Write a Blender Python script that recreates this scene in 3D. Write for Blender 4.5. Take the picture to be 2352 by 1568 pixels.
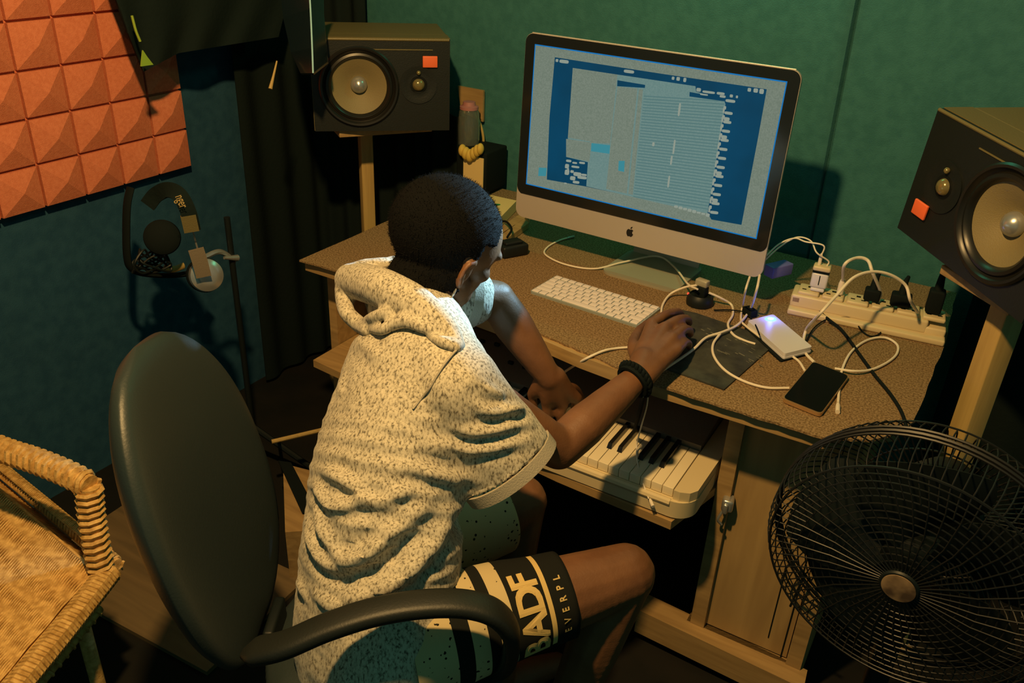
import bpy, bmesh, math, random
import numpy as np
from mathutils import Vector as V, Matrix, Quaternion
from mathutils.bvhtree import BVHTree
random.seed(7)
rng = np.random.default_rng(7)
PI = math.pi
S = bpy.context.scene
COL = S.collection
for o in list(bpy.data.objects): bpy.data.objects.remove(o)

# ------------------------------------------------------------------ camera
FPX, PITCH, ROLL, YAW = 1955.8, .4898, -.0484, .5129
CAM = V((0, 0, 1.5774))
cp, sp = math.cos(PITCH), math.sin(PITCH)
_F = V((-math.sin(YAW)*cp, math.cos(YAW)*cp, -sp))
_R = V((math.cos(YAW), math.sin(YAW), 0))
_D = _F.cross(_R)
_c, _s = math.cos(ROLL), math.sin(ROLL)
IR = _c*_R+_s*_D          # image right
ID = -_s*_R+_c*_D         # image down
cam_d = bpy.data.cameras.new('camera'); cam = bpy.data.objects.new('camera', cam_d); COL.objects.link(cam)
cam_d.sensor_width = 36; cam_d.lens = FPX/2352*36; cam_d.clip_start = .02
m = Matrix((IR, -ID, -_F)).transposed().to_4x4(); m.translation = CAM
cam.matrix_world = m
S.camera = cam

# ------------------------------------------------------------------ world, lamps, exposure
S.view_settings.view_transform = 'Standard'; S.view_settings.look = 'None'
S.view_settings.gamma = 1; S.view_settings.use_curve_mapping = False
S.view_settings.exposure = 0.0
w = bpy.data.worlds.new('world'); S.world = w; w.use_nodes = True
w.node_tree.nodes['Background'].inputs[0].default_value = (.20, .62, .50, 1)
w.node_tree.nodes['Background'].inputs[1].default_value = .135
def lamp(name, kind, loc, power, color, size=.05, target=None, **kw):
    d = bpy.data.lights.new(name, kind); d.energy = power; d.color = color
    if kind == 'AREA': d.size = size
    else: d.shadow_soft_size = size
    for k, v in kw.items(): setattr(d, k, v)
    o = bpy.data.objects.new(name, d); COL.objects.link(o); o.location = loc
    if target is not None:
        o.rotation_euler = (V(target)-V(loc)).to_track_quat('-Z', 'Y').to_euler()
    return o
lamp('ceiling_lamp_light', 'POINT', (-.57, .46, 2.22), 128, (1, .61, .22), .035)
lamp('green_fill_light', 'AREA', (-.66, 2.16, 1.80), 1.3, (.12, .95, .50), .30, target=(-.66, 2.25, 1.2), shape='RECTANGLE', size_y=.03)  # added green fill washing the wall above the monitor; no fixture there
lamp('screen_glow_fill', 'SPOT', (-.50, 1.765, 1.292), 95, (.40, .74, 1.0), .03, target=(-.78, 1.10, .96), spot_size=.64, spot_blend=1.0)  # added unseen spot standing in for the screen's glow on the sitter

# ------------------------------------------------------------------ pixel -> place helpers
def ray(x, y): return _F + IR*((x-1176)/FPX) + ID*((y-784)/FPX)
def PZ(x, y, z): d = ray(x, y); return CAM + d*((z-CAM.z)/d.z)
def PY(x, y, yy): d = ray(x, y); return CAM + d*(yy/d.y)
def PX(x, y, xx): d = ray(x, y); return CAM + d*(xx/d.x)
def PD(x, y, dd): return CAM + ray(x, y)*dd
def PP(x, y, p0, n): d = ray(x, y); return CAM + d*((V(p0)-CAM).dot(n)/d.dot(n))

# ------------------------------------------------------------------ materials
def mat(name, col, rough=.6, metal=0, emit=None, estr=1, noise=0, nscale=60, col2=None, bump=0, bscale=200, spec=.5, trans=0, detail=3, lo=.35, hi=.65, sheen=0):
    m = bpy.data.materials.new(name); m.use_nodes = True
    nt = m.node_tree; b = nt.nodes['Principled BSDF']
    b.inputs['Base Color'].default_value = (*col, 1); b.inputs['Roughness'].default_value = rough
    b.inputs['Metallic'].default_value = metal; b.inputs['Specular IOR Level'].default_value = spec
    if trans: b.inputs['Transmission Weight'].default_value = trans
    if sheen: b.inputs['Sheen Weight'].default_value = sheen
    if emit: b.inputs['Emission Color'].default_value = (*emit, 1); b.inputs['Emission Strength'].default_value = estr
    tc = nt.nodes.new('ShaderNodeTexCoord')
    if col2 is not None:
        n = nt.nodes.new('ShaderNodeTexNoise'); n.inputs['Scale'].default_value = nscale; n.inputs['Detail'].default_value = detail
        r = nt.nodes.new('ShaderNodeValToRGB'); r.color_ramp.elements[0].position = lo; r.color_ramp.elements[1].position = hi
        r.color_ramp.elements[0].color = (*col, 1); r.color_ramp.elements[1].color = (*col2, 1)
        nt.links.new(tc.outputs['Object'], n.inputs['Vector']); nt.links.new(n.outputs['Fac'], r.inputs['Fac'])
        nt.links.new(r.outputs['Color'], b.inputs['Base Color'])
    if bump:
        n = nt.nodes.new('ShaderNodeTexNoise'); n.inputs['Scale'].default_value = bscale; n.inputs['Detail'].default_value = 4
        bp = nt.nodes.new('ShaderNodeBump'); bp.inputs['Strength'].default_value = bump; bp.inputs['Distance'].default_value = .002
        nt.links.new(tc.outputs['Object'], n.inputs['Vector']); nt.links.new(n.outputs['Fac'], bp.inputs['Height'])
        nt.links.new(bp.outputs['Normal'], b.inputs['Normal'])
    return m
def wood(name, c1, c2, axis=0, scale=9, rough=.6):
    m = mat(name, c1, rough); nt = m.node_tree; b = nt.nodes['Principled BSDF']
    tc = nt.nodes.new('ShaderNodeTexCoord'); mp = nt.nodes.new('ShaderNodeMapping')
    sc = [scale*6]*3; sc[axis] = scale*.5; mp.inputs['Scale'].default_value = sc
    n = nt.nodes.new('ShaderNodeTexNoise'); n.inputs['Scale'].default_value = 1; n.inputs['Detail'].default_value = 5; n.inputs['Distortion'].default_value = .6
    r = nt.nodes.new('ShaderNodeValToRGB'); r.color_ramp.elements[0].position = .3; r.color_ramp.elements[1].position = .7
    r.color_ramp.elements[0].color = (*c1, 1); r.color_ramp.elements[1].color = (*c2, 1)
    nt.links.new(tc.outputs['Object'], mp.inputs['Vector']); nt.links.new(mp.outputs['Vector'], n.inputs['Vector'])
    nt.links.new(n.outputs['Fac'], r.inputs['Fac']); nt.links.new(r.outputs['Color'], b.inputs['Base Color'])
    bp = nt.nodes.new('ShaderNodeBump'); bp.inputs['Strength'].default_value = .25; bp.inputs['Distance'].default_value = .002
    nt.links.new(n.outputs['Fac'], bp.inputs['Height']); nt.links.new(bp.outputs['Normal'], b.inputs['Normal'])
    return m
M = {}
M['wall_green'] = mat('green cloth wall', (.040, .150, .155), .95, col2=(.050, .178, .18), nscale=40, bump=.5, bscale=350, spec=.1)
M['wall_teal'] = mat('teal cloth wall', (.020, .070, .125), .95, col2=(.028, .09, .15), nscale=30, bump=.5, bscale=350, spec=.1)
M['floor'] = mat('dark floor', (.008, .009, .008), .8, col2=(.013, .012, .010), nscale=8, bump=.2, bscale=60, spec=.2)
M['floorboard'] = wood('worn floorboard', (.12, .085, .04), (.19, .13, .06), axis=0, scale=6)
M['foam'] = mat('orange foam', (.64, .195, .10), .95, col2=(.72, .235, .125), nscale=120, bump=.6, bscale=500, spec=.1)
M['felt'] = mat('brown felt', (.15, .095, .045), .95, col2=(.33, .225, .12), nscale=260, bump=.8, bscale=320, spec=.05, lo=.38, hi=.62, detail=4)
M['wood'] = wood('pine board', (.30, .19, .075), (.44, .29, .12), axis=0)
M['wood_door'] = wood('plywood door', (.34, .22, .09), (.46, .31, .13), axis=2, scale=5)
M['wood_pole'] = wood('pine post', (.40, .27, .09), (.52, .37, .13), axis=2)
M['black'] = mat('black plastic', (.006, .010, .010), .5, spec=.35)
M['black_soft'] = mat('black rubber', (.006, .010, .010), .8, spec=.12)
M['baffle'] = mat('black speaker baffle', (.006, .009, .008), .5, bump=.2, bscale=300)
M['cabinet'] = mat('vinyl speaker cabinet', (.15, .125, .05), .5, bump=.3, bscale=300)
M['cone'] = mat('woven speaker cone', (.22, .18, .085), .55, bump=.4, bscale=500)
M['surround'] = mat('rubber surround', (.010, .010, .008), .35)
M['label'] = mat('orange label', (.9, .16, .05), .5)
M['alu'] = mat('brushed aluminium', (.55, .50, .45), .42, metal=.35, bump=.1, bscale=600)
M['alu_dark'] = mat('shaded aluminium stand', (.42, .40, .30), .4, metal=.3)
M['bezel'] = mat('black glass bezel', (.012, .014, .014), .12)
M['logo'] = mat('black logo', (.01, .01, .01), .3)
M['white'] = mat('white plastic', (.78, .74, .66), .45)
M['cable_w'] = mat('white cable', (.80, .72, .58), .5)
M['key_w'] = mat('ivory key', (.80, .70, .48), .35)
M['key_b'] = mat('black key', (.012, .012, .012), .2)
M['cream'] = mat('cream casing', (.66, .55, .33), .4)
M['panel'] = mat('grey control panel', (.20, .165, .12), .6, bump=.3, bscale=300)
M['kb_white'] = mat('white key cap', (.80, .74, .72), .45)
M['kb_alu'] = mat('silver keyboard tray', (.40, .48, .48), .35, metal=.4)
M['skin'] = mat('dark brown skin', (.150, .064, .026), .52, col2=(.195, .086, .036), nscale=18, bump=.18, bscale=260)
M['hair'] = mat('black hair', (.0045, .0048, .0048), .9, bump=.9, bscale=420, spec=.10)
M['chair'] = mat('black leatherette', (.024, .036, .036), .45, bump=.15, bscale=260)
M['black_arm'] = mat('dark worn armrest', (.012, .014, .011), .5, bump=.15, bscale=260)
M['wicker'] = mat('golden wicker', (.48, .27, .07), .6, col2=(.78, .50, .17), nscale=70, bump=.5, bscale=200)
M['wicker_d'] = mat('dark wicker underside', (.06, .032, .012), .9)
M['gold'] = mat('gold metal', (.62, .40, .20), .3, metal=.7)
M['chrome'] = mat('grey chrome', (.50, .52, .52), .28, metal=.7)
M['screen_black'] = mat('black phone glass', (.004, .004, .004), .25, spec=.12)
M['mousepad'] = mat('printed mouse mat', (.022, .024, .02), .8, col2=(.05, .055, .042), nscale=30, bump=.4, bscale=300)
M['print'] = mat('pale mat print', (.16, .16, .12), .8)
M['pbank'] = mat('white power bank', (.70, .70, .74), .35)
M['led'] = mat('blue indicator', (.1, .3, .9), .4, emit=(.12, .50, 1.0), estr=3.2)
M['led_core'] = mat('blue indicator core', (.1, .3, .9), .4, emit=(.75, .9, 1.0), estr=2.2)
M['led_red'] = mat('red indicator', (.9, .05, .03), .4, emit=(1, .08, .04), estr=1.0)
M['wire'] = mat('black enamelled wire', (.005, .0055, .005), .5, spec=.6)
M['badge'] = mat('tan fan badge', (.42, .28, .15), .6, col2=(.08, .05, .03), nscale=26)
M['glass'] = mat('clear jar glass', (.75, .80, .72), .05, trans=.92)
M['pink'] = mat('pink lid', (.40, .17, .17), .5)
M['yellow'] = mat('yellow rubber', (.62, .44, .08), .7)
M['card'] = mat('pale card', (.72, .56, .24), .7)
M['green'] = mat('green print', (.03, .25, .06), .6)
M['red'] = mat('red plastic', (.65, .05, .05), .5)
M['hanging'] = mat('black hanging cloth and shade sheet', (.011, .018, .017), 1.0, bump=.6, bscale=90, spec=.04)
M['vinyl'] = mat('glossy black vinyl', (.006, .014, .018), .2, bump=.35, bscale=14)
M['text'] = mat('yellow print', (.66, .47, .17), .7)
M['blackcloth'] = mat('black jersey', (.014, .015, .013), .9, spec=.15)
M['strap_gold'] = mat('brass strap', (.45, .32, .10), .5)

def heather(name, a, b, c):
    m = mat(name, a, .95, spec=.08, sheen=.15); nt = m.node_tree; bs = nt.nodes['Principled BSDF']
    tc = nt.nodes.new('ShaderNodeTexCoord'); mp = nt.nodes.new('ShaderNodeMapping')
    mp.inputs['Rotation'].default_value = (0, 0, .6); mp.inputs['Scale'].default_value = (260, 260, 110)
    n = nt.nodes.new('ShaderNodeTexNoise'); n.inputs['Scale'].default_value = 1; n.inputs['Detail'].default_value = 3; n.inputs['Roughness'].default_value = .6
    r = nt.nodes.new('ShaderNodeValToRGB'); e = r.color_ramp.elements
    e[0].position = .34; e[0].color = (*a, 1); e[1].position = .58; e[1].color = (*c, 1)
    x = e.new(.46); x.color = (*b, 1)
    nt.links.new(tc.outputs['Object'], mp.inputs['Vector']); nt.links.new(mp.outputs['Vector'], n.inputs['Vector'])
    nt.links.new(n.outputs['Fac'], r.inputs['Fac']); nt.links.new(r.outputs['Color'], bs.inputs['Base Color'])
    bp = nt.nodes.new('ShaderNodeBump'); bp.inputs['Strength'].default_value = .35; bp.inputs['Distance'].default_value = .0015
    nt.links.new(n.outputs['Fac'], bp.inputs['Height']); nt.links.new(bp.outputs['Normal'], bs.inputs['Normal'])
    return m
M['shirt'] = heather('heather grey jersey', (.13, .115, .085), (.44, .40, .31), (.60, .55, .44))
M['rib'] = mat('ribbed jersey', (.42, .38, .30), .95, bump=.5, bscale=400, spec=.08)
def speckle(name, base, dot, stripes=None):
    m = mat(name, base, .9, spec=.1); nt = m.node_tree; bs = nt.nodes['Principled BSDF']
    tc = nt.nodes.new('ShaderNodeTexCoord'); vo = nt.nodes.new('ShaderNodeTexVoronoi'); vo.inputs['Scale'].default_value = 95
    vo.inputs['Randomness'].default_value = 1
    lt = nt.nodes.new('ShaderNodeMath'); lt.operation = 'LESS_THAN'; lt.inputs[1].default_value = .24
    no = nt.nodes.new('ShaderNodeTexNoise'); no.inputs['Scale'].default_value = 60
    gt = nt.nodes.new('ShaderNodeMath'); gt.operation = 'GREATER_THAN'; gt.inputs[1].default_value = .5
    mu = nt.nodes.new('ShaderNodeMath'); mu.operation = 'MULTIPLY'
    mx = nt.nodes.new('ShaderNodeMixRGB'); mx.inputs[1].default_value = (*base, 1); mx.inputs[2].default_value = (*dot, 1)
    L = nt.links.new
    L(tc.outputs['Object'], vo.inputs['Vector']); L(tc.outputs['Object'], no.inputs['Vector'])
    L(vo.outputs['Distance'], lt.inputs[0]); L(no.outputs['Fac'], gt.inputs[0]); L(lt.outputs[0], mu.inputs[0]); L(gt.outputs[0], mu.inputs[1])
    L(mu.outputs[0], mx.inputs[0])
    out = mx.outputs[0]
    if stripes:     # bands of cloth along the leg (object z = distance from the hip)
        sx = nt.nodes.new('ShaderNodeSeparateXYZ'); L(tc.outputs['Object'], sx.inputs[0])
        r = nt.nodes.new('ShaderNodeValToRGB'); r.color_ramp.interpolation = 'CONSTANT'
        e = r.color_ramp.elements; e[0].position = 0; e[0].color = (0, 0, 0, 1); e[1].position = stripes[0]; e[1].color = (1, 1, 1, 1)
        v = 0
        for s_ in stripes[1:]:
            k = e.new(s_); k.color = (v, v, v, 1); v = 1-v
        L(sx.outputs['Z'], r.inputs['Fac'])
        m2 = nt.nodes.new('ShaderNodeMixRGB'); m2.inputs[2].default_value = (.014, .015, .013, 1)
        L(r.outputs['Color'], m2.inputs[0]); L(out, m2.inputs[1]); out = m2.outputs[0]
    L(out, bs.inputs['Base Color'])
    return m
M['shorts'] = speckle('speckled cream cloth', (.58, .47, .26), (.02, .02, .015))
# black from .125, cream .152-.183, black, cream .198-.221, black to the hem
M['shorts_leg'] = speckle('speckled cream cloth with black bands', (.58, .47, .26), (.02, .02, .015), stripes=[.085, .112, .140, .160, .184])

# ------------------------------------------------------------------ mesh builder
class MB:
    def __init__(s): s.v = []; s.f = []
    def add(s, vs, fs):
        n = len(s.v); s.v += [V(v) for v in vs]; s.f += [tuple(n+i for i in f) for f in fs]
    def box(s, c, size, rot=None, bev=0):
        c = V(c); h = V(size)*.5
        R = rot if rot is not None else Matrix.Identity(3)
        if bev <= 0:
            vs = [c+R@V((x*h.x, y*h.y, z*h.z)) for x in (-1, 1) for y in (-1, 1) for z in (-1, 1)]
            s.add(vs, [(0,1,3,2),(4,6,7,5),(0,4,5,1),(2,3,7,6),(0,2,6,4),(1,5,7,3)])
        else:
            bm = bmesh.new(); bmesh.ops.create_cube(bm, size=1)
            for v in bm.verts: v.co = V((v.co.x*size[0], v.co.y*size[1], v.co.z*size[2]))
            bmesh.ops.bevel(bm, geom=bm.edges[:], offset=bev, segments=3, profile=.5, affect='EDGES')
            bm.verts.ensure_lookup_table()
            s.add([c+R@v.co for v in bm.verts], [[v.index for v in f.verts] for f in bm.faces]); bm.free()
        return s
    def prism(s, pts, up, h):           # pts: 3d polygon, extruded by up*h
        n = len(pts); up = V(up); a = [V(p) for p in pts]; b = [p+up*h for p in a]
        s.add(a+b, [tuple(range(n))[::-1], tuple(range(n, 2*n))]+[(i, (i+1) % n, n+(i+1) % n, n+i) for i in range(n)])
        return s
    def tube(s, pts, r, seg=8, smooth=True, closed=False, cap=True, flat=None):
        p = [V(q) for q in pts]
        rr = r if hasattr(r, '__len__') else [r]*len(p)
        if smooth and len(p) > 2: p, rr = catmull(p, rr, closed=closed)
        n = len(p); ring = []
        t0 = (p[1]-p[0]).normalized(); up = V((0, 0, 1)) if abs(t0.z) < .9 else V((1, 0, 0))
        nrm = (up-t0*up.dot(t0)).normalized()
        base = len(s.v); vs = []
        for i in range(n):
            if closed: t = (p[(i+1) % n]-p[i-1]).normalized()
            else: t = (p[min(i+1, n-1)]-p[max(i-1, 0)])
            if t.length < 1e-9: t = t0
            t = t.normalized()
            nrm = (nrm-t*nrm.dot(t))
            nrm = nrm.normalized() if nrm.length > 1e-6 else V((1, 0, 0)).cross(t).normalized()
            bi = t.cross(nrm)
            for k in range(seg):
                a = 2*PI*k/seg
                fx, fy = (flat if flat else (1, 1))
                vs.append(p[i]+nrm*math.cos(a)*rr[i]*fx+bi*math.sin(a)*rr[i]*fy)
        fs = []
        for i in range(n if closed else n-1):
            for k in range(seg):
                j = (i+1) % n
                fs.append((i*seg+k, i*seg+(k+1) % seg, j*seg+(k+1) % seg, j*seg+k))
        if cap and not closed: fs += [tuple(range(seg))[::-1], tuple((n-1)*seg+k for k in range(seg))]
        s.add(vs, fs); return s
    def lathe(s, prof, c=(0, 0, 0), axis=(0, 0, 1), seg=48, xdir=None, sx=1, sy=1, cap=True):    # prof: (radius, height)
        ax = V(axis).normalized(); x = V(xdir) if xdir is not None else ax.orthogonal(); x = (x-ax*x.dot(ax)).normalized(); y = ax.cross(x); c = V(c)
        vs = []; fs = []; n = len(prof)
        for r, h in prof:
            for k in range(seg):
                a = 2*PI*k/seg; vs.append(c+ax*h+x*math.cos(a)*r*sx+y*math.sin(a)*r*sy)
        for i in range(n-1):
            for k in range(seg):
                fs.append((i*seg+k, i*seg+(k+1) % seg, (i+1)*seg+(k+1) % seg, (i+1)*seg+k))
        if cap and prof[0][0] > 0: fs.append(tuple(range(seg))[::-1])
        if cap and prof[-1][0] > 0: fs.append(tuple((n-1)*seg+k for k in range(seg)))
        s.add(vs, fs); return s
    def ell(s, c, dims, R=None, seg=16, rings=10):
        c = V(c); R = R if R is not None else Matrix.Identity(3); vs = []; fs = []
        vs.append(c+R@V((0, 0, dims[2])))
        for i in range(1, rings):
            th = PI*i/rings
            for k in range(seg):
                a = 2*PI*k/seg
                vs.append(c+R@V((dims[0]*math.sin(th)*math.cos(a), dims[1]*math.sin(th)*math.sin(a), dims[2]*math.cos(th))))
        vs.append(c+R@V((0, 0, -dims[2]))); L = len(vs)-1
        for k in range(seg): fs.append((0, 1+k, 1+(k+1) % seg)); fs.append((L, L-seg+(k+1) % seg, L-seg+k))
        for i in range(rings-2):
            for k in range(seg):
                a = 1+i*seg+k; b = 1+i*seg+(k+1) % seg; fs.append((a, a+seg, b+seg, b))
        s.add(vs, fs); return s
    def chain(s, pts, rad, step=.22, flat=None):     # overlapping balls along a tapered path
        p, r = catmull([V(q) for q in pts], list(rad), 16)
        last = None
        for a, b in zip(p, r):
            if last is None or (a-last).length > step*b*.6: s.ell(a, (b, b, b), seg=12, rings=8); last = a
        s.ell(p[-1], (r[-1],)*3, seg=12, rings=8); return s
    def build(s, name, material, parent=None, smooth=True, angle=40, mats=None):
        me = bpy.data.meshes.new(name); me.from_pydata([tuple(v) for v in s.v], [], [tuple(f) for f in s.f]); me.validate(); me.update()
        bm = bmesh.new(); bm.from_mesh(me); bmesh.ops.recalc_face_normals(bm, faces=bm.faces[:]); bm.to_mesh(me); bm.free()
        o = bpy.data.objects.new(name, me); COL.objects.link(o); me.materials.append(material)
        if smooth: shade(me, angle)
        if parent is not None: attach(o, parent)
        return o
def shade(me, angle=40):
    me.shade_smooth()
    bm = bmesh.new(); bm.from_mesh(me); lim = math.radians(angle)
    for e in bm.edges:
        if len(e.link_faces) == 2 and e.calc_face_angle(0) > lim: e.smooth = False
    bm.to_mesh(me); bm.free()
def attach(o, parent):          # vertices are written in world space; keep them there
    o.parent = parent
    o.matrix_parent_inverse = world_of(parent).inverted()
def world_of(o):
    mw = o.matrix_basis.copy()
    if o.parent is not None: mw = world_of(o.parent) @ o.matrix_parent_inverse @ mw
    return mw
def catmull(p, r, n=8, closed=False):
    out = []; ro = []; N = len(p)
    rng_ = range(N if closed else N-1)
    for i in rng_:
        a = p[i-1] if (closed or i > 0) else p[i]*2-p[i+1]
        b = p[i]; c = p[(i+1) % N]
        d = p[(i+2) % N] if (closed or i+2 < N) else p[i+1]*2-p[i]
        for k in range(n):
            t = k/n
            out.append(.5*((2*b)+(-a+c)*t+(2*a-5*b+4*c-d)*t*t+(-a+3*b-3*c+d)*t**3)); ro.append(r[i]*(1-t)+r[(i+1) % N]*t)
    if not closed: out.append(p[-1]); ro.append(r[-1])
    return out, ro
def thing(name, label, cat, loc=(0, 0, 0), group=None):
    o = bpy.data.objects.new(name, None); COL.objects.link(o); o.location = loc; o.empty_display_size = .05
    o['label'] = label; o['category'] = cat
    if group: o['group'] = group
    return o
def tag(o, label, cat, group=None):
    o['label'] = label; o['category'] = cat
    if group: o['group'] = group
    return o
def struct(o): o['kind'] = 'structure'; return o
def frame(x, y, z): return Matrix((V(x).normalized(), V(y).normalized(), V(z).normalized())).transposed()
def rotz(a): return Matrix.Rotation(a, 3, 'Z')
X3, Y3, Z3 = V((1, 0, 0)), V((0, 1, 0)), V((0, 0, 1))
def text_mesh(txt, size, extrude=0):
    cu = bpy.data.curves.new('t', 'FONT'); cu.body = txt; cu.size = size; cu.extrude = extrude; cu.resolution_u = 4
    to = bpy.data.objects.new('t', cu); COL.objects.link(to)
    dg = bpy.context.evaluated_depsgraph_get(); me = to.evaluated_get(dg).to_mesh()
    vs = [v.co.copy() for v in me.vertices]; fs = [tuple(p.vertices) for p in me.polygons]
    to.evaluated_get(dg).to_mesh_clear(); bpy.data.objects.remove(to); bpy.data.curves.remove(cu)
    return vs, fs
def bake_remesh(mb, name, voxel, smooth_it=6, fac=.5, material=None, parent=None):
    o = mb.build(name, material, None, smooth=False)
    r = o.modifiers.new('r', 'REMESH'); r.mode = 'VOXEL'; r.voxel_size = voxel; r.use_smooth_shade = True
    if smooth_it: sm = o.modifiers.new('s', 'SMOOTH'); sm.factor = fac; sm.iterations = smooth_it
    dg = bpy.context.evaluated_depsgraph_get(); me = bpy.data.meshes.new_from_object(o.evaluated_get(dg))
    o.modifiers.clear(); old = o.data; o.data = me; bpy.data.meshes.remove(old)
    me.name = name
    if not me.materials: me.materials.append(material)
    me.shade_smooth()
    if parent is not None: attach(o, parent)
    return o

# ================================================================== ROOM
WY, WX = 2.235, -2.04
mb = MB()
xs = [-2.6, -2.0, -1.6, -1.2, -.9, -.6, -.42, -.395, -.380, -.374, -.368, -.355, -.33, -.1, .4, 1.0, 2.0]
ys = [0, 0, 0, 0, 0, 0, -.004, -.012, -.004, .02, .002, 0, 0, 0, 0, 0, 0]
vs = []; fs = []
for z in (0, .6, 1.2, 1.8, 2.6):
    for x, y in zip(xs, ys):
        tilt = .025*(z-1.1)
        k = max(0, min(1, (z-.95)/.35)) if z < 1.8 else 1
        vs.append((x-tilt, WY+y*k, z))
n = len(xs)
for j in range(4):
    for i in range(n-1): fs.append((j*n+i, j*n+i+1, (j+1)*n+i+1, (j+1)*n+i))
mb.add(vs, fs); mb.box((-.3, WY+.09, 1.3), (4.6, .04, 2.6))
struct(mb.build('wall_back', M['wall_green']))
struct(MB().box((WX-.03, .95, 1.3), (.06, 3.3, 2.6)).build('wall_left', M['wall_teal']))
struct(MB().box((-.3, .9, -.03), (4.6, 3.6, .06)).build('floor', M['floor']))

# orange acoustic foam on the left wall
mb = MB(); pw, ph = .1135, .1095; y1, z0 = PX(434, 380, WX+.02).y, PX(434, 380, WX+.02).z
NC, NR = 9, 8
mb.box((WX+.012, y1-NC*pw/2, z0+NR*ph/2), (.02, NC*pw-.004, NR*ph-.004))
for i in range(NC):
    for j in range(NR):
        a, b = y1-(i+1)*pw, y1-i*pw; c, d = z0+j*ph, z0+(j+1)*ph; g = .0035
        base, tip, hh = WX+.0225, WX+.052, WX+.034
        q = [(a+g, c+g), (b-g, c+g), (b-g, d-g), (a+g, d-g)]
        vs = [(base, y, z) for y, z in q]+[(hh, y, z) for y, z in q]+[(tip, (a+b)/2, (c+d)/2)]
        mb.add(vs, [(0,1,5,4),(1,2,6,5),(2,3,7,6),(3,0,4,7),(4,5,8),(5,6,8),(6,7,8),(7,4,8),(3,2,1,0)])
tag(mb.build('acoustic_foam_panel', M['foam'], smooth=False), 'orange acoustic foam panel of pyramid squares fixed to the left wall', 'acoustic foam')

# worn board on the floor at the left
tag(MB().box((-1.52, .98, .006), (.62, .34, .012), rotz(.05)).build('floor_mat', M['floorboard']), 'worn brown mat lying on the dark floor between wicker seat and office chair', 'mat')

# ================================================================== DESK
DZ = .75
desk = thing('desk', 'long home-made wooden computer desk with keyboard shelf and side cupboard', 'desk', (-.7, 1.75, 0))
front = [PZ(690, 597, DZ), PZ(1060, 700, DZ), PZ(1240, 772, DZ), PZ(1400, 832, DZ), PZ(1500, 882, DZ), PZ(1640, 925, DZ), PZ(1760, 962, DZ), PZ(1890, 1003, DZ), V((-.06, 1.395, DZ)), V((-.008, 1.477, DZ)), V((.008, 1.88, DZ)), V((.008, WY-.02, DZ)), V((-1.40, WY-.02, DZ))]
front[0] = V((-1.402, 1.416, DZ)); front[1] = V((-.95, 1.42, DZ))
top = [V((-1.402, 1.430, 0)), V((-.95, 1.425, 0)), V((-.73, 1.405, 0)), V((-.62, 1.385, 0)), V((-.45, 1.370, 0)), V((-.13, 1.375, 0)), V((-.02, 1.48, 0)), V((.0, WY-.03, 0)), V((-1.40, WY-.03, 0))]
MB().prism([V((p.x, p.y, DZ-.032)) for p in top], Z3, .0275).build('tabletop', M['wood'], desk, smooth=False)
def side(x, y0, y1_, z0_, z1_, nm, m_=None, t=.025): MB().box((x, (y0+y1_)/2, (z0_+z1_)/2), (t, y1_-y0, z1_-z0_)).build(nm, m_ or M['wood'], desk, smooth=False)
side(-1.385, 1.50, 2.2, 0, DZ-.032, 'side_panel')
side(-.305, 1.47, 2.2, .0, DZ-.032, 'side_panel', t=.032)
side(-.085, 1.47, 2.2, .0, DZ-.032, 'side_panel', t=.032)
CY = 1.487
mb = MB().box((-.197, CY+.006, .40), (.186, .018, .59)); mb.build('door', M['wood_door'], desk, smooth=False)
MB().box((-.2, CY+.0, .065), (.26, .03, .07)).build('plinth', M['wood'], desk, smooth=False)
MB().prism([V((-.44, 1.44, .03)), V((-.05, 1.425, .03)), V((-.055, 1.48, .03)), V((-.45, 1.50, .03))], Z3, .07).build('foot_rail', M['wood'], desk, smooth=False)
# groove lines of the door
mb = MB().box((-.150, CY-.0035, .24), (.0025, .002, .20)).box((-.115, CY-.0035, .30), (.003, .002, .46)); mb.build('door_groove', M['black_soft'], desk, smooth=False)
# lock
mb = MB(); c = PY(1672, 1155, CY-.02)
mb.box(c, (.024, .03, .03), rotz(.2), .006); mb.box(c+V((0, -.012, -.004)), (.010, .018, .024), None, .003)
mb.tube([c+V((-.004, -.012, -.012)), c+V((-.010, -.018, -.035)), c+V((-.002, -.012, -.05))], .003)
mb.build('lock', M['chrome'], desk)
# keyboard shelf
SZ = .487
MB().prism([V((-1.37, 1.40, SZ-.02)), V((-.62, 1.325, SZ-.02)), V((-.36, 1.315, SZ-.02)), V((-.322, 1.47, SZ-.02)), V((-.322, 2.0, SZ-.02)), V((-1.37, 2.0, SZ-.02))], Z3, .02).build('keyboard_shelf', M['wood'], desk, smooth=False)
# felt cover with a ragged front edge
def ragged(pts, amp, n=9):
    out = []
    for a, b in zip(pts, pts[1:]+pts[:1]):
        for k in range(n):
            t = k/n; q = a.lerp(b, t); e = (b-a).normalized(); nn = V((e.y, -e.x, 0))
            out.append(q+nn*random.uniform(-amp, amp)*(0 if k == 0 else 1))
    return out
fel = [V((p.x, p.y, DZ-.0045)) for p in [V((-1.405, 1.414, 0)), V((-.95, 1.432, 0)), V((-.73, 1.418, 0)), V((-.60, 1.395, 0)), V((-.45, 1.360, 0)), V((-.30, 1.360, 0)), V((-.13, 1.362, 0)), V((-.06, 1.40, 0)), V((-.005, 1.478, 0)), V((.008, 1.86, 0)), V((.0, WY-.035, 0)), V((-1.40, WY-.035, 0))]]
tag(MB().prism(ragged(fel, .0022, 8), Z3, .0045).build('felt_cover', M['felt'], smooth=False), 'brown speckled felt with ragged edges covering the desk top', 'desk cover')

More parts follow.
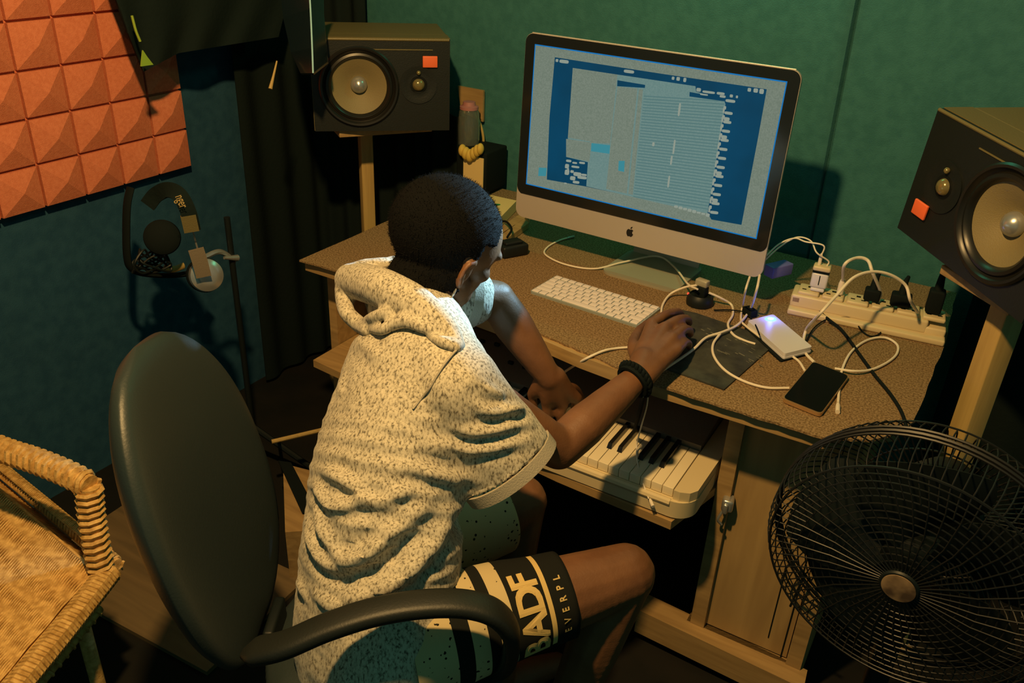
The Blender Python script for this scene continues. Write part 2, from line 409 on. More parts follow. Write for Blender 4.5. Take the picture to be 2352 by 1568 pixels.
# ================================================================== COMPUTER MONITOR
ux = V((math.cos(-.0383), math.sin(-.0383), 0)); nv = V((math.sin(-.0383), -math.cos(-.0383), 0))   # nv faces the sitter
uz = (math.cos(.0231)*Z3-math.sin(.0231)*nv).normalized(); nf = ux.cross(uz).normalized()
if nf.dot(nv) < 0: nf = -nf
MO = V((-.7071, 1.8057, DZ+.082)); RM = frame(ux, nf*-1, uz)
def mon(a, b, c=0): return MO+ux*a+uz*b+nf*c
comp = thing('desktop_computer', 'wide silver all-in-one desktop computer with glowing screen on the desk', 'computer', (-.70, 1.86, DZ))
def rrect(w_, h_, r_, n=8, cx_=0, cz_=0):
    o = []
    for sx_, sz_, a0 in ((1, 1, 0), (-1, 1, PI/2), (-1, -1, PI), (1, -1, 3*PI/2)):
        for k in range(n+1):
            a = a0+PI/2*k/n; o.append((cx_+sx_*(w_/2-r_)+r_*math.cos(a), cz_+sz_*(h_/2-r_)+r_*math.sin(a)))
    return o
Hm = .448
# aluminium body, bulging back
mb = MB(); loops = []
for t, sc in ((0, 1), (.008, 1.0), (.014, .985), (.026, .88), (.038, .60), (.042, .3)):
    loops.append([mon(x*sc, Hm/2+z*sc, -t) for x, z in rrect(.65, Hm, .022)])
nn = len(loops[0])
for i in range(len(loops)-1):
    n0 = len(mb.v); mb.add(loops[i]+loops[i+1], [(k, (k+1) % nn, nn+(k+1) % nn, nn+k) for k in range(nn)])
mb.add(loops[0], [tuple(range(nn))]); mb.add(loops[-1], [tuple(range(nn))])
bd = mb.build('body', M['alu'], comp)
# glass with bezel above the chin
g = [(x, z) for x, z in rrect(.648, .386, .020, cz_=.060+.387/2)]
g = [(x, max(z, .062)) for x, z in g]
gl = MB().prism([mon(x, z, .0003) for x, z in g], nf, .0012).build('bezel', M['bezel'], comp, smooth=False)
MB().tube([mon(-.31, Hm+.0, -.004), mon(.31, Hm, -.004)], .0012, smooth=False).build('edge_highlight', M['alu'], comp)
# screen picture
def em(name, c, s_=1.0, var=0, c2=None, sc=300):
    m_ = mat(name, (.004, .004, .004), .5, emit=c, estr=s_, spec=.05)
    if c2 is not None:
        nt = m_.node_tree; tc = nt.nodes.new('ShaderNodeTexCoord'); n_ = nt.nodes.new('ShaderNodeTexNoise'); n_.inputs['Scale'].default_value = sc; n_.inputs['Detail'].default_value = 2
        r = nt.nodes.new('ShaderNodeValToRGB'); r.color_ramp.elements[0].position = .35; r.color_ramp.elements[1].position = .65
        r.color_ramp.elements[0].color = (*c, 1); r.color_ramp.elements[1].color = (*c2, 1)
        nt.links.new(tc.outputs['Object'], n_.inputs['Vector']); nt.links.new(n_.outputs['Fac'], r.inputs['Fac']); nt.links.new(r.outputs['Color'], nt.nodes['Principled BSDF'].inputs['Emission Color'])
    return m_
E_ = dict(grey=em('screen grey', (.175, .225, .175), .82, c2=(.22, .27, .215)), navy=em('screen navy', (.0, .042, .088), 1.0, c2=(.0, .052, .112), sc=9),
          teal=em('screen teal', (.04, .23, .28), 1.0), mist=em('screen mist', (.14, .25, .235), .85, c2=(.17, .28, .26)), edge=em('screen blue rim', (.0, .13, .38), 1.2),
          line=em('screen list line', (.10, .21, .21), .82), bright=em('screen bright', (.30, .35, .29), .85))
scr = MB().prism([mon(x, z, .0012) for x, z in ((-.2985, .088), (.2985, .088), (.2985, .424), (-.2985, .424))], nf, .0006).build('screen', E_['grey'], comp, smooth=False)
def spoly(px, m_, lvl, name, parent=scr):     # px: pixel corners of the picture element on the lit screen
    pl = []
    for q in px: pl.append(PP(q[0], q[1], mon(0, 0, .0018), nf))
    return MB().prism([p+nf*(lvl*.00012) for p in pl], nf, .0001).build(name, m_, parent, smooth=False)
def z3(x, y): return (1250+x/3.267, 80+y/3.267)
# outer blue rim
rim = MB()
for a, b, c, d in ((-.2985, .088, .2985, .0905), (-.2985, .4215, .2985, .424), (-.2985, .088, -.2962, .424), (.2962, .088, .2985, .424)):
    rim.prism([mon(a, b, .0018), mon(c, b, .0018), mon(c, d, .0018), mon(a, d, .0018)], nf, .0001)
rim.build('screen_rim', E_['edge'], scr, smooth=False)
spoly([z3(80, 168), z3(870, 290), z3(1670, 408), z3(1605, 770), z3(1480, 1425), z3(1255, 1385), z3(1225, 1335), z3(300, 1135), z3(20, 1085), z3(40, 620)], E_['navy'], 1, 'window')
spoly([z3(-40, 995), z3(20, 998), z3(12, 1060), z3(-45, 1058)], E_['teal'], 1, 'wallpaper_patch')
spoly([z3(215, 248), z3(1135, 385), z3(1140, 425), z3(1350, 490), z3(1360, 520), z3(1225, 1340), z3(900, 1270), z3(750, 1235), z3(316, 1135), z3(328, 955), z3(165, 915), z3(178, 770)], E_['mist'], 2, 'document_pane')
spoly([z3(215, 248), z3(550, 298), z3(495, 815), z3(355, 810), z3(345, 800), z3(178, 770)], E_['grey'], 3, 'side_pane')
spoly([z3(165, 780), z3(355, 808), z3(340, 950), z3(165, 915)], E_['grey'], 3, 'list_pane')
spoly([z3(550, 340), z3(758, 375), z3(756, 398), z3(548, 385)], E_['navy'], 4, 'title_strip')
spoly([z3(550, 388), z3(700, 402), z3(620, 1190), z3(465, 1155), z3(500, 815)], E_['grey'], 3, 'column_pane')
spoly([z3(712, 405), z3(742, 410), z3(665, 1200), z3(632, 1192)], E_['grey'], 3, 'gutter')
spoly([z3(355, 812), z3(495, 828), z3(490, 892), z3(352, 872)], E_['teal'], 4, 'selected_row')
spoly([z3(560, 945), z3(605, 945), z3(600, 1028), z3(556, 1018)], E_['teal'], 4, 'icon_block')
spoly([z3(1092, 428), z3(1350, 475), z3(1355, 498), z3(1090, 462)], E_['navy'], 4, 'tool_strip')
mb = MB()
for k in range(36):       # rows of the long list
    t = k/36; y_ = 455+t*775
    x0, x1 = 742-t*80, 1355-t*128
    a, b = z3(x0+6, y_), z3(x1, y_+38+t*58)
    a2, b2 = z3(x0+6, y_+8), z3(x1, y_+46+t*58)
    mb.prism([PP(q[0], q[1], mon(0, 0, .0018), nf)+nf*.0004 for q in (a, b, b2, a2)], nf, .0001)
o_ = mb.build('list_rows', E_['line'], scr, smooth=False); o_['kind'] = 'stuff'
mb = MB()
def blob(x, y, w_, h_, ang=.13):
    pts = []
    for k in range(14):
        a = 2*PI*k/14; xx = math.copysign(abs(math.cos(a))**.5, math.cos(a))*w_/2; yy = math.copysign(abs(math.sin(a))**.5, math.sin(a))*h_/2
        q = z3(x+xx*math.cos(ang)-yy*math.sin(ang), y+xx*math.sin(ang)+yy*math.cos(ang)); pts.append(PP(q[0], q[1], mon(0, 0, .0018), nf)+nf*.0007)
    mb.prism(pts, nf, .0001)
for b in ((97,192,20,22),(150,200,70,26),(637,275,78,24),(968,325,20,24),(1006,330,26,28),(1056,338,22,32),(1540,412,26,28),(1588,417,34,32),(1632,424,34,38),
          (1160,412,34,28),(1235,430,95,18),(1200,448,60,12),(1325,440,60,20),(1340,462,45,18),(1405,458,24,22),(1447,465,16,20),(1398,496,74,22),(1015,560,16,100),(975,840,14,110),(955,940,14,70),(935,1100,14,90),(820,820,18,30),
          (185,945,40,18),(230,960,36,14),(285,960,44,16),(172,985,30,34),(235,990,60,16),(172,1030,34,40),(250,1045,60,30),(285,1070,70,22),(215,1075,40,30),(240,1105,50,20),(180,1010,14,20),(210,1025,26,20),(160,1113,20,10),(300,1050,40,16)):
    blob(*b)
rr_ = random.Random(3)
for k in range(12):
    t = k/11; y_ = 575+t*745; x_ = 1378-t*108
    blob(x_+6, y_+12, 62, 22); blob(x_-22, y_-28, 20, 26); blob(x_-30, y_-10, 14, 44)
    if k in (1, 3, 7, 10): blob(x_+2, y_-12, 44, 26)
for k in range(8): blob(990+k*34, 1288+k*9, 30, 14+rr_.random()*14)
o_ = mb.build('icons_and_words', E_['bright'], scr, smooth=False); o_['kind'] = 'stuff'
# apple-shaped mark on the chin
ax_, az_ = 0, .030
c0 = PP(1447, 533, mon(0, 0, 0), nf)
out = [(-.2, 6.2), (1.6, 7.2), (3.8, 7.4), (6, 6.4), (7, 4.8), (5.4, 3.4), (4.8, 1.2), (5.6, -1), (7.6, -2.4), (6.4, -5.4), (4.4, -8), (2.6, -8.6), (.6, -7.8), (-1.2, -7.8), (-3.2, -8.6), (-5, -7.6), (-7, -4.2), (-7.8, -.4), (-7.2, 3.6), (-5.2, 6.4), (-2.8, 7.2)]
leaf = [(-.2, 8.2), (.6, 11), (2.8, 13), (4.4, 13.2), (4, 10.6), (2.2, 8.8)]
mb = MB()
for pl in (out, leaf): mb.prism([c0+ux*(x*.00118)+uz*((y-1)*.00118)+nf*.0002 for x, y in pl], nf, .0004)
mb.build('logo', M['logo'], comp, smooth=False)
# stand: foot plate and bent neck
foot = rrect(.20, .19, .03); fc = V((-.665, 1.875, DZ)); 
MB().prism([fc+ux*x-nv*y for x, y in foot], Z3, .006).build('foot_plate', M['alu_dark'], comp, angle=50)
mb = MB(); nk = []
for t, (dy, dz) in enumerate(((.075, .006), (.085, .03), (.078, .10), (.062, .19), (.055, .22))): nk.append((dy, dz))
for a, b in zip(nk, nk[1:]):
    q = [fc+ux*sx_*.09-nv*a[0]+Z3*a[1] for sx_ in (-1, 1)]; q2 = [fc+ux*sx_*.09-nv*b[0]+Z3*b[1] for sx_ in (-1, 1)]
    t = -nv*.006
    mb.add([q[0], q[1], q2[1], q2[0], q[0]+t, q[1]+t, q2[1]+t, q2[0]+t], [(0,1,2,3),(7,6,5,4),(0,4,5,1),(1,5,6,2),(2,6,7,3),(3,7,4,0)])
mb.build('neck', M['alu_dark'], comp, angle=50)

# ================================================================== COMPUTER KEYBOARD
KX, KY, KA = -.706, 1.6277, -.0666
ku = V((math.cos(KA), math.sin(KA), 0)); kw = V((-math.sin(KA), math.cos(KA), 0))
kb = thing('computer_keyboard', 'slim white wireless computer keyboard lying on the felt desk cover', 'computer keyboard', (KX, KY, DZ))
def kp(a, b, c): return V((KX, KY, 0))+ku*a+kw*b+Z3*(DZ+c)
MB().prism([kp(x, y, .0) for x, y in rrect(.279, .115, .006)], Z3, .006).build('tray', M['kb_alu'], kb, angle=50)
rows = [[17.5]*14, [17.5]*13+[27], [27]+[17.5]*12+[17.5], [31]+[17.5]*11+[22.5], [40]+[17.5]*10+[31], [17.5, 17.5, 17.5, 20.5, 92, 20.5, 17.5, 17.5, 17.5, 17.5]]
tot = .272
for ri, row in enumerate(rows):
    gap = .0025; sc = (tot-gap*(len(row)-1))/(sum(row)/1000); x = -tot/2; hgt = .0165 if ri else .0135
    yc = .0475-ri*.0188+(.001 if ri == 0 else 0)
    for wv in row:
        ww = wv/1000*sc
        MB().box(kp(x+ww/2, yc, .0072), (ww, hgt, .0026), rotz(KA), .0009).build('key_cap', M['kb_white'], kb); x += ww+gap

# ================================================================== PIANO KEYBOARD on the shelf
pk = thing('piano_keyboard', 'cream electronic piano keyboard lying on the pull-out shelf under the desk', 'piano keyboard', (-.72, 1.5, SZ))
KT = .55; NW = 29; pit = .0235
xr = -.372; ya = 1.335; yb = 1.487      # right edge of the last key; key front, key back
def kx(i): return xr-(NW-i)*pit
sl = -.0006/.0235*0.4
xl = kx(0); x0, x1 = xl-.10, xr+.045
# casing: rounded plan, front lip, cheek, top panel
def plan(y0_, y1_, rr=.045):
    return [(x0, y0_+rr*.0), (x1-rr, y0_)]+[(x1-rr+rr*math.sin(a), y0_+rr-rr*math.cos(a)) for a in [PI/2*k/8 for k in range(1, 9)]]+[(x1, y1_), (x0, y1_)]
MB().prism([V((x, y, SZ+.004)) for x, y in plan(1.322, 1.64)], Z3, .038).build('casing', M['cream'], pk, angle=30)
MB().prism([V((x, y, SZ+.042)) for x, y in [(xr+.002, 1.330), (x1-.03, 1.330), (x1-.012, 1.338), (x1-.002, 1.355), (x1, 1.50), (x1, 1.64), (xr+.002, 1.64)]], Z3, .022).build('end_cheek', M['cream'], pk, smooth=False)
MB().box(((x0+xl)/2-.001, 1.41, SZ+.053), (xl-x0-.002, .15, .022)).build('end_cheek', M['cream'], pk, smooth=False)
MB().tube([V((x0+.01, 1.326, SZ+.036)), V((xr, 1.326, SZ+.036))], .008, smooth=False).build('front_lip', M['cream'], pk)
mb = MB(); mb.add([(x0, 1.49, KT+.012), (xr+.0, 1.49, KT+.012), (xr+.0, 1.64, KT+.028), (x0, 1.64, KT+.028), (x0, 1.49, SZ+.04), (xr, 1.49, SZ+.04), (xr, 1.64, SZ+.04), (x0, 1.64, SZ+.04)], [(0,1,2,3),(4,5,1,0),(5,6,2,1),(6,7,3,2),(7,4,0,3),(7,6,5,4)])
mb.build('control_panel', M['panel'], pk, smooth=False)
for k, (dx, dy) in enumerate(((.02, .05), (.045, .045), (.06, .052), (.08, .048), (.12, .09), (.15, .095), (.19, .10), (.26, .05), (.30, .05), (.34, .05))):
    MB().box((x0+.02+dx, 1.50+dy, KT+.016+.11*dy), (.014, .009, .008), None, .002).build('button', M['black'], pk)
for i in range(NW):
    MB().box((kx(i)+pit/2, (ya+yb)/2, KT-.010), (pit-.0012, yb-ya, .020), None, .001).build('white_key', M['key_w'], pk)
for i in range(NW-1):
    if i % 7 in (0, 1, 3, 4, 5):
        mb = MB(); x = kx(i+1); y0_, y1_ = ya+.052, yb
        mb.add([(x-.0055, y0_, KT), (x+.0055, y0_, KT), (x+.0055, y1_, KT), (x-.0055, y1_, KT), (x-.0045, y0_+.006, KT+.011), (x+.0045, y0_+.006, KT+.011), (x+.0045, y1_, KT+.011), (x-.0045, y1_, KT+.011)], [(0,1,5,4),(1,2,6,5),(2,3,7,6),(3,0,4,7),(4,5,6,7),(3,2,1,0)])
        mb.build('black_key', M['key_b'], pk, smooth=False)

# ================================================================== SPEAKERS
def speaker(name, label, A, right, front, up, W_, H_, D_, woof, tw, lab, grp):
    right, front, up = V(right).normalized(), V(front).normalized(), V(up).normalized()
    # A: front top-left corner seen from the front; right runs to the viewer's right
    R = frame(right, -front, up)
    def q(a, b, c=0): return A+right*a-up*b+front*c
    t = thing(name, label, 'speaker', q(W_/2, H_, -D_/2), grp)
    def holed(h0, h1, w_, h_, rad, nm, m_):
        mb = MB(); N_ = 64; lo_ = []; li_ = []
        for k in range(N_):
            a_ = 2*PI*k/N_+PI/64; dx, dy = math.cos(a_), math.sin(a_)
            ex = ((W_+w_)/2-woof[0])/dx if dx > 0 else ((W_-w_)/2-woof[0])/dx
            ey = ((H_+h_)/2-woof[1])/dy if dy > 0 else ((H_-h_)/2-woof[1])/dy
            tt = min(ex, ey); lo_.append((woof[0]+dx*tt, woof[1]+dy*tt)); li_.append((woof[0]+dx*rad, woof[1]+dy*rad))
        # make the nearest samples hit the four corners
        for cx_, cy_ in ((0, 0), (1, 0), (0, 1), (1, 1)):
            c_ = ((W_-w_)/2 if cx_ == 0 else (W_+w_)/2, (H_-h_)/2 if cy_ == 0 else (H_+h_)/2)
            k = min(range(N_), key=lambda i: (lo_[i][0]-c_[0])**2+(lo_[i][1]-c_[1])**2); lo_[k] = c_
        vs_ = [q(a_, b_, h) for h in (h0, h1) for (a_, b_) in lo_+li_]; fs_ = []
        for k in range(N_):
            j = (k+1) % N_
            fs_ += [(k, j, N_+j, N_+k), (2*N_+k, 2*N_+j, 3*N_+j, 3*N_+k), (k, j, 2*N_+j, 2*N_+k), (N_+k, N_+j, 3*N_+j, 3*N_+k)]
        mb.add(vs_, fs_); return mb
    cb = holed(-.075, -.0125, W_, H_, .092, 'cabinet', None); cb.box(q(W_/2, H_/2, -D_/2-.0375), (W_, D_-.075, H_), R, .004); cb.build('cabinet', M['cabinet'], t, smooth=False)
    holed(-.012, .001, W_-.003, H_-.003, .092, 'baffle', None).build('baffle', M['baffle'], t, smooth=False)
    MB().tube([q(.004, .003, .000), q(W_-.004, .003, .000)], .0035, smooth=False).build('top_edge', M['cabinet'], t)
    MB().box(q(W_*.62, .028, .0025), (W_*.5, .002, .0025), R).build('baffle_seam', M['cabinet'], t)
    wc = q(*woof)
    MB().lathe([(.106, .001), (.107, .006), (.103, .010), (.098, .009), (.095, .004), (.0905, .001)], wc, front, 64, cap=False).build('woofer_ring', M['surround'], t)
    MB().lathe([(.091, .000), (.088, .006), (.082, .008), (.077, .004), (.074, -.004)], wc, front, 64, cap=False).build('woofer_surround', M['surround'], t)
    MB().lathe([(.075, -.004), (.060, -.010), (.042, -.019), (.026, -.028), (.022, -.030), (0, -.031)], wc, front, 64, cap=False).build('woofer_cone', M['cone'], t)
    MB().lathe([(.0225, -.029), (.0225, -.022), (.019, -.014), (.011, -.008), (.004, -.005), (0, -.0045)], wc, front, 32).build('phase_plug', M['chrome'], t)
    tc = q(*tw)
    MB().lathe([(.05, .001), (.05, .004), (.035, .003), (.018, .0), (.016, .001)], tc, front, 48).build('tweeter_guide', M['baffle'], t)
    MB().lathe([(.0165, .001), (.014, .007), (.008, .011), (0, .012)], tc, front, 24).build('tweeter_dome', mats_glossy, t)
    for du, dv in ((.0, -.033),): MB().ell(tc+right*du-up*dv*1.0+front*.006, (.006, .006, .006)).build('screw', mats_glossy, t)
    MB().box(q(*lab, .006), (.040, .006, .030), R, .002).build('front_label', M['label'], t)
    return t, q
mats_glossy = mat('glossy dome', (.30, .24, .10), .18, metal=.5)
Ls = PZ(1035, 90, 1.21); Ld = V((.741, .671, 0)).normalized(); Lw, Lh, Ldp = .372, .246, .285
A = Ls-Ld*Lw; Lf = V((.671, -.741, 0)).normalized()
spL, qL = speaker('studio_speaker', 'black studio speaker on its side, left of the monitor', A, Ld, Lf, Z3, Lw, Lh, Ldp, (.125, .125), (.285, .120), (.316, .058), None)
# right speaker, leaning slightly
Ra = PZ(2156, 246, 1.245); Rb = PZ(2352, 317, 1.245); Rd = (Rb-Ra).normalized(); Rf = V((Rd.y, -Rd.x, 0)).normalized()
if Rf.y > 0: Rf = -Rf
roll = Matrix.Rotation(math.radians(0), 3, Rf)
Rup = Z3.copy()
target_bl = (2056, 520)
lean = Matrix.Rotation(math.radians(-5.5), 3, Rf)
Rd2 = Rd; Ru2 = (lean @ Z3).normalized(); 
if (Ra-Ru2*.25-Ra).dot(IR) > (Ra-Z3*.25-Ra).dot(IR): Ru2 = (lean.inverted() @ Z3).normalized()
Rd2 = Ru2.cross(-Rf); Rd2 = Rd2 if Rd2.dot(Rd) > 0 else -Rd2
spR, qR = speaker('studio_speaker', 'black studio speaker on its side at the right edge above the power strip', Ra, Rd2, Rf, Ru2, Lw, .252, Ldp, (.247, .125), (.085, .125), (.052, .186), None)
# wooden stands
def stand(label, px, py, ptop, size, a, top_dim, zt, ps, plate_c=None, bs_=.26):
    c = ps; t = thing('speaker_stand', label, 'speaker stand', (c.x, c.y, 0))
    R = rotz(a)
    MB().box((c.x, c.y, (zt-.02)/2), (size, size, zt-.02), R, .003).build('post', M['wood_pole'], t)
    pc = plate_c or c
    MB().box((pc.x, pc.y, zt-.0105), (top_dim, top_dim, .019), R, .002).build('top_plate', M['wood'], t)
    MB().box((c.x, c.y, .0125), (bs_, bs_, .025), R, .003).build('base_plate', M['wood'], t)
    return t
cL = PY(842, 460, 2.0); cL = V((cL.x, cL.y, 0))
# choose the depth where the post passes under the middle of the speaker
mid = qL(Lw/2, Lh, -Ldp/2)
best = min((( (PD(842, 400, d).xy - mid.xy).length, d) for d in [2.1+.01*k for k in range(50)]))
cL = PD(842, 400, best[1]+.07)
stand('pine speaker stand behind the left end of the desk', 0, 0, 0, .038, .95, .27, 1.21-Lh, cL, V((mid.x, mid.y, 0)).lerp(V((cL.x, cL.y, 0)), .4))
cR = PD(2292, 780, 1.66)
stand('pine speaker stand at the right edge beyond the fan', 0, 0, 0, .046, .75, .19, .964, cR, V((cR.x+.0, cR.y, 0)), bs_=.07)


# ================================================================== FAN
fan = thing('pedestal_fan', 'black pedestal fan with a round wire guard in the near right corner', 'fan', (.07, 1.31, 0))
FC = V((.052, 1.163, .732)); fa = V((-.096, -.991, -.098)).normalized()
fx = fa.cross(Z3).normalized(); fy = fx.cross(fa).normalized()
def fp(r, a, s_): return FC+fx*math.cos(a)*r+fy*math.sin(a)*r+fa*s_
def ringpts(r, s_, n=72): return [fp(r, 2*PI*k/n, s_) for k in range(n)]
mb = MB()
for s_, rr0 in ((.004, .0032), (.013, .0022), (-.006, .0025)): mb.tube(ringpts(.209, s_), rr0, 6, smooth=False, closed=True)
mb.build('guard_rim', M['wire'], fan)
mb = MB()
prof = [(.208, .010), (.2085, .030), (.206, .052), (.199, .069), (.190, .076), (.15, .080), (.10, .083), (.026, .085)]
NWR = 90
for k in range(NWR):
    a = 2*PI*k/NWR
    mb.tube([fp(r, a+(.22*(.19-r)/.15 if r < .19 else 0), s_) for r, s_ in (prof if k % 2 == 0 else prof[:6])], .00105, 5, smooth=False)
for r, s_, q in ((.194, .0755, .002),)+tuple((.184-.0118*i, .0775+.0005*i, .0011) for i in range(13)): mb.tube(ringpts(r, s_), q, 5, smooth=False, closed=True)
mb.build('front_guard', M['wire'], fan)
mb = MB()
prof = [(.208, -.004), (.206, -.02), (.196, -.045), (.178, -.065), (.14, -.088), (.075, -.093)]
for k in range(NWR):
    a = 2*PI*k/NWR+.03
    mb.tube([fp(r, a, s_) for r, s_ in prof], .00125, 5, smooth=False)
for r, s_ in ((.175, -.080), (.12, -.091)): mb.tube(ringpts(r, s_), .0016, 5, smooth=False, closed=True)
mb.build('rear_guard', M['wire'], fan)
MB().lathe([(.027, .080), (.028, .086), (.026, .089), (.023, .0895)], FC, fa, 40).build('badge_rim', M['black'], fan)
MB().lathe([(.0235, .0888), (.0235, .0905), (.015, .0912), (0, .0914)], FC, fa, 40).build('badge', M['badge'], fan)
mb = MB(); mb.lathe([(.0, .045), (.03, .044), (.042, .034), (.044, .0), (.03, -.01), (0, -.012)], FC, fa, 32); mb.build('hub', M['black'], fan)
for k in range(5):
    a0 = 2*PI*k/5; vs = []; fs = []
    NR_, NA_ = 7, 7
    for side_ in (0, 1):
        for i in range(NR_):
            r = .035+i/(NR_-1)*.145; wdt = .34+.62*math.sin(PI*min(1, (i+.6)/(NR_+.6)))
            for j in range(NA_):
                t = j/(NA_-1)-.5; a = a0+t*wdt*1.5+.25*(i/(NR_-1))
                vs.append(fp(r, a, .018-t*.045+.010*math.cos(t*3)+(.0018 if side_ else 0)))
    q = NR_*NA_
    for i in range(NR_-1):
        for j in range(NA_-1):
            a = i*NA_+j; fs += [(a, a+1, a+NA_+1, a+NA_), (q+a, q+a+NA_, q+a+NA_+1, q+a+1)]
    edge = [j for j in range(NA_)]+[i*NA_+NA_-1 for i in range(1, NR_)]+[(NR_-1)*NA_+j for j in range(NA_-2, -1, -1)]+[i*NA_ for i in range(NR_-2, 0, -1)]
    for a, b in zip(edge, edge[1:]+edge[:1]): fs.append((a, q+a, q+b, b))
    mb = MB(); mb.add(vs, fs); mb.build('blade', M['black'], fan)
MB().lathe([(.070, -.088), (.072, -.10), (.064, -.15), (.045, -.19), (.0, -.20)], FC, fa, 32).build('motor_housing', M['black'], fan)
pb = FC-fa*.14
MB().tube([V((pb.x, pb.y, pb.z-.05)), V((pb.x, pb.y, .42))], .016, 16, smooth=False).tube([V((pb.x, pb.y, .45)), V((pb.x, pb.y, .03))], .021, 16, smooth=False).build('pole', M['black'], fan)
MB().lathe([(.165, 0), (.165, .012), (.14, .022), (.04, .036), (.028, .06), (0, .06)], (pb.x, pb.y, 0), Z3, 48).build('base', M['black'], fan)

# ================================================================== PLUG STRIP
ZT = DZ
a = PZ(1808, 716, ZT+.002); b = PZ(2168, 792, ZT+.002); a.z = b.z = 0
sx_ = (b-a).normalized(); sy_ = V((-sx_.y, sx_.x, 0)); SL = (b-a).length; RS = frame(sx_, sy_, Z3)
def sp(u, v, h): return a+sx_*u+sy_*v+Z3*(ZT+h)
strip = thing('power_strip', 'long white extension block of sockets full of plugs at the back of the desk', 'power strip', sp(SL/2, .04, 0))
MB().box(sp(SL/2, .040, .007), (SL, .098, .014), RS, .004).build('base_ledge', M['cream'], strip)
MB().box(sp(SL*.44, .046, .027), (SL*.88, .066, .030), RS, .005).build('casing', M['cream'], strip)
MB().box(sp(SL*.93, .046, .020), (SL*.13, .066, .018), RS, .004).build('switch_end', M['cream'], strip)
socks = []
for k in range(6):
    u = .035+k*(SL*.80/5.0)
    socks.append(u)
    o_ = MB().box(sp(u, .046, .045), (.046, .052, .010), RS, .004).build('socket', M['cream'], strip)
    mb = MB()
    for dx, dy in ((0, .012), (-.011, -.006), (.011, -.006)): mb.box(sp(u+dx, .042+dy, .0502), (.009, .004 if dy < 0 else .007, .0012), RS)
    mb.build('socket_hole', M['black_soft'], o_, smooth=False)
MB().box(sp(.012, .014, .030), (.014, .002, .010), RS).build('printed_mark', M['pink'], strip)

def cable(name, label, pts, r, m_, ends=(), cat='cable', group=None, endm=None, seg=8):
    o = MB().tube(pts, r, seg).build(name, m_)
    tag(o, label, cat, group)
    for e in ends:          # (tip point, towards point, length, radius)
        p, q, L_, rad = e; p = V(p); d = (V(q)-p).normalized()
        mb = MB().tube([p, p+d*L_*.7, p+d*L_], [rad, rad, r*1.3], 10, smooth=False); mb.build('connector', endm or m_, o)
    return o
def T(x, y, h=.004): return PZ(x, y, DZ+h)
CR = .0022
# charger standing in the first socket
ch = thing('phone_charger', 'white two-tone phone charger plugged into the left end of the power strip', 'charger', sp(.045, .046, .05))
cb_ = PZ(1860, 652, DZ+.052); cb_ = sp(socks[0]+.016, .046, .051); 
MB().box(cb_+Z3*.004, (.030, .030, .008), RS, .003).build('plug_foot', M['pbank'], ch)
MB().box(cb_+Z3*.026, (.036, .028, .036), RS, .005).build('body', M['pbank'], ch)
MB().box(cb_+Z3*.0465, (.0365, .0285, .003), RS).build('seam', M['black_soft'], ch)
MB().box(cb_+Z3*.054, (.038, .029, .012), RS, .004).build('cap', M['cream'], ch)
MB().box(cb_+Z3*.028-sy_*.0145, (.002, .001, .022), RS).build('mark', M['black_soft'], ch)
ct = cb_+Z3*.060
cable('usb_cable', 'pale cable arching from the monitor corner to the left port of the white charger', [PD(1757, 590, 1.93), PD(1790, 560, 1.93), PD(1825, 547, 1.92), PD(1850, 555, 1.90), ct-sx_*.008+Z3*.045, ct-sx_*.008+Z3*.02], CR*.8, M['cable_w'], [(ct-sx_*.008, ct-sx_*.008+Z3, .026, .004)])
cable('usb_cable', 'pale cable arching highest from the monitor corner to the right port of the white charger', [PD(1757, 597, 1.93), PD(1792, 566, 1.94), PD(1830, 545, 1.93), PD(1862, 553, 1.91), PD(1876, 580, 1.89), ct+sx_*.009+Z3*.012, ct+sx_*.009], CR*.8, M['cable_w'])
# black plugs
def plug(u, label, h=.04, w_=.034, lean=0, v=.046):
    t = thing('power_plug', label, 'plug', sp(u, v, .05))
    mb = MB().box(sp(u, v, .053+h*.35), (w_, .030, h*.7), RS, .005); mb.build('body', M['black_soft'], t)
    MB().tube([sp(u, v, .05+h*.65), sp(u, v+.01, .05+h+.012), sp(u+.004, v+.03, .05+h+.02)], [.010, .006, .004], 10).build('strain_relief', M['black_soft'], t)
plug(socks[2]+.026, 'black plug with the shortest body standing between the two cable arches on the power strip', .038)
plug(socks[4]-.020, 'broad black plug with bright pins right of the middle of the power strip', .040, .042)
plug(socks[5]-.006, 'tallest black plug near the right end of the power strip', .075, .032)
MB()
# cables over the strip
q0 = sp(socks[1]+.012, .046, .052)
cable('plug_cable', 'thick cream cable looping from one plug to the next above the power strip', [q0, q0+Z3*.03, PD(1940, 608, 1.83), PD(1968, 592, 1.84), PD(1993, 598, 1.84), PD(2004, 625, 1.83), sp(socks[3]-.012, .046, .075), sp(socks[3]-.012, .046, .052)], .0036, M['cable_w'], [(q0, q0+Z3, .035, .0075)])
cable('charging_cable', 'cream cable arching widest over the power strip and down to the phone', [sp(socks[5]-.035, .02, .055), PD(2091, 690, 1.76), PD(2080, 655, 1.76), PD(2045, 631, 1.75), PD(2003, 624, 1.74), PD(1960, 638, 1.72), PD(1920, 680, 1.70), PD(1882, 722, 1.68), T(1853, 755, .02), T(1845, 790), T(1851, 812), T(1870, 832)], .0032, M['cable_w'])
cable('charging_cable', 'cream cable lying in a loop right of the phone', [T(1925, 925), T(1928, 890), T(1934, 850), T(1955, 808), T(1992, 781), T(2032, 775, .006), T(2060, 791), T(2060, 812), T(2038, 832), T(2000, 849, .006), T(1960, 852, .01), T(1918, 846)], .0026, M['cable_w'], [(T(1924, 946), T(1926, 900), .030, .0045)])
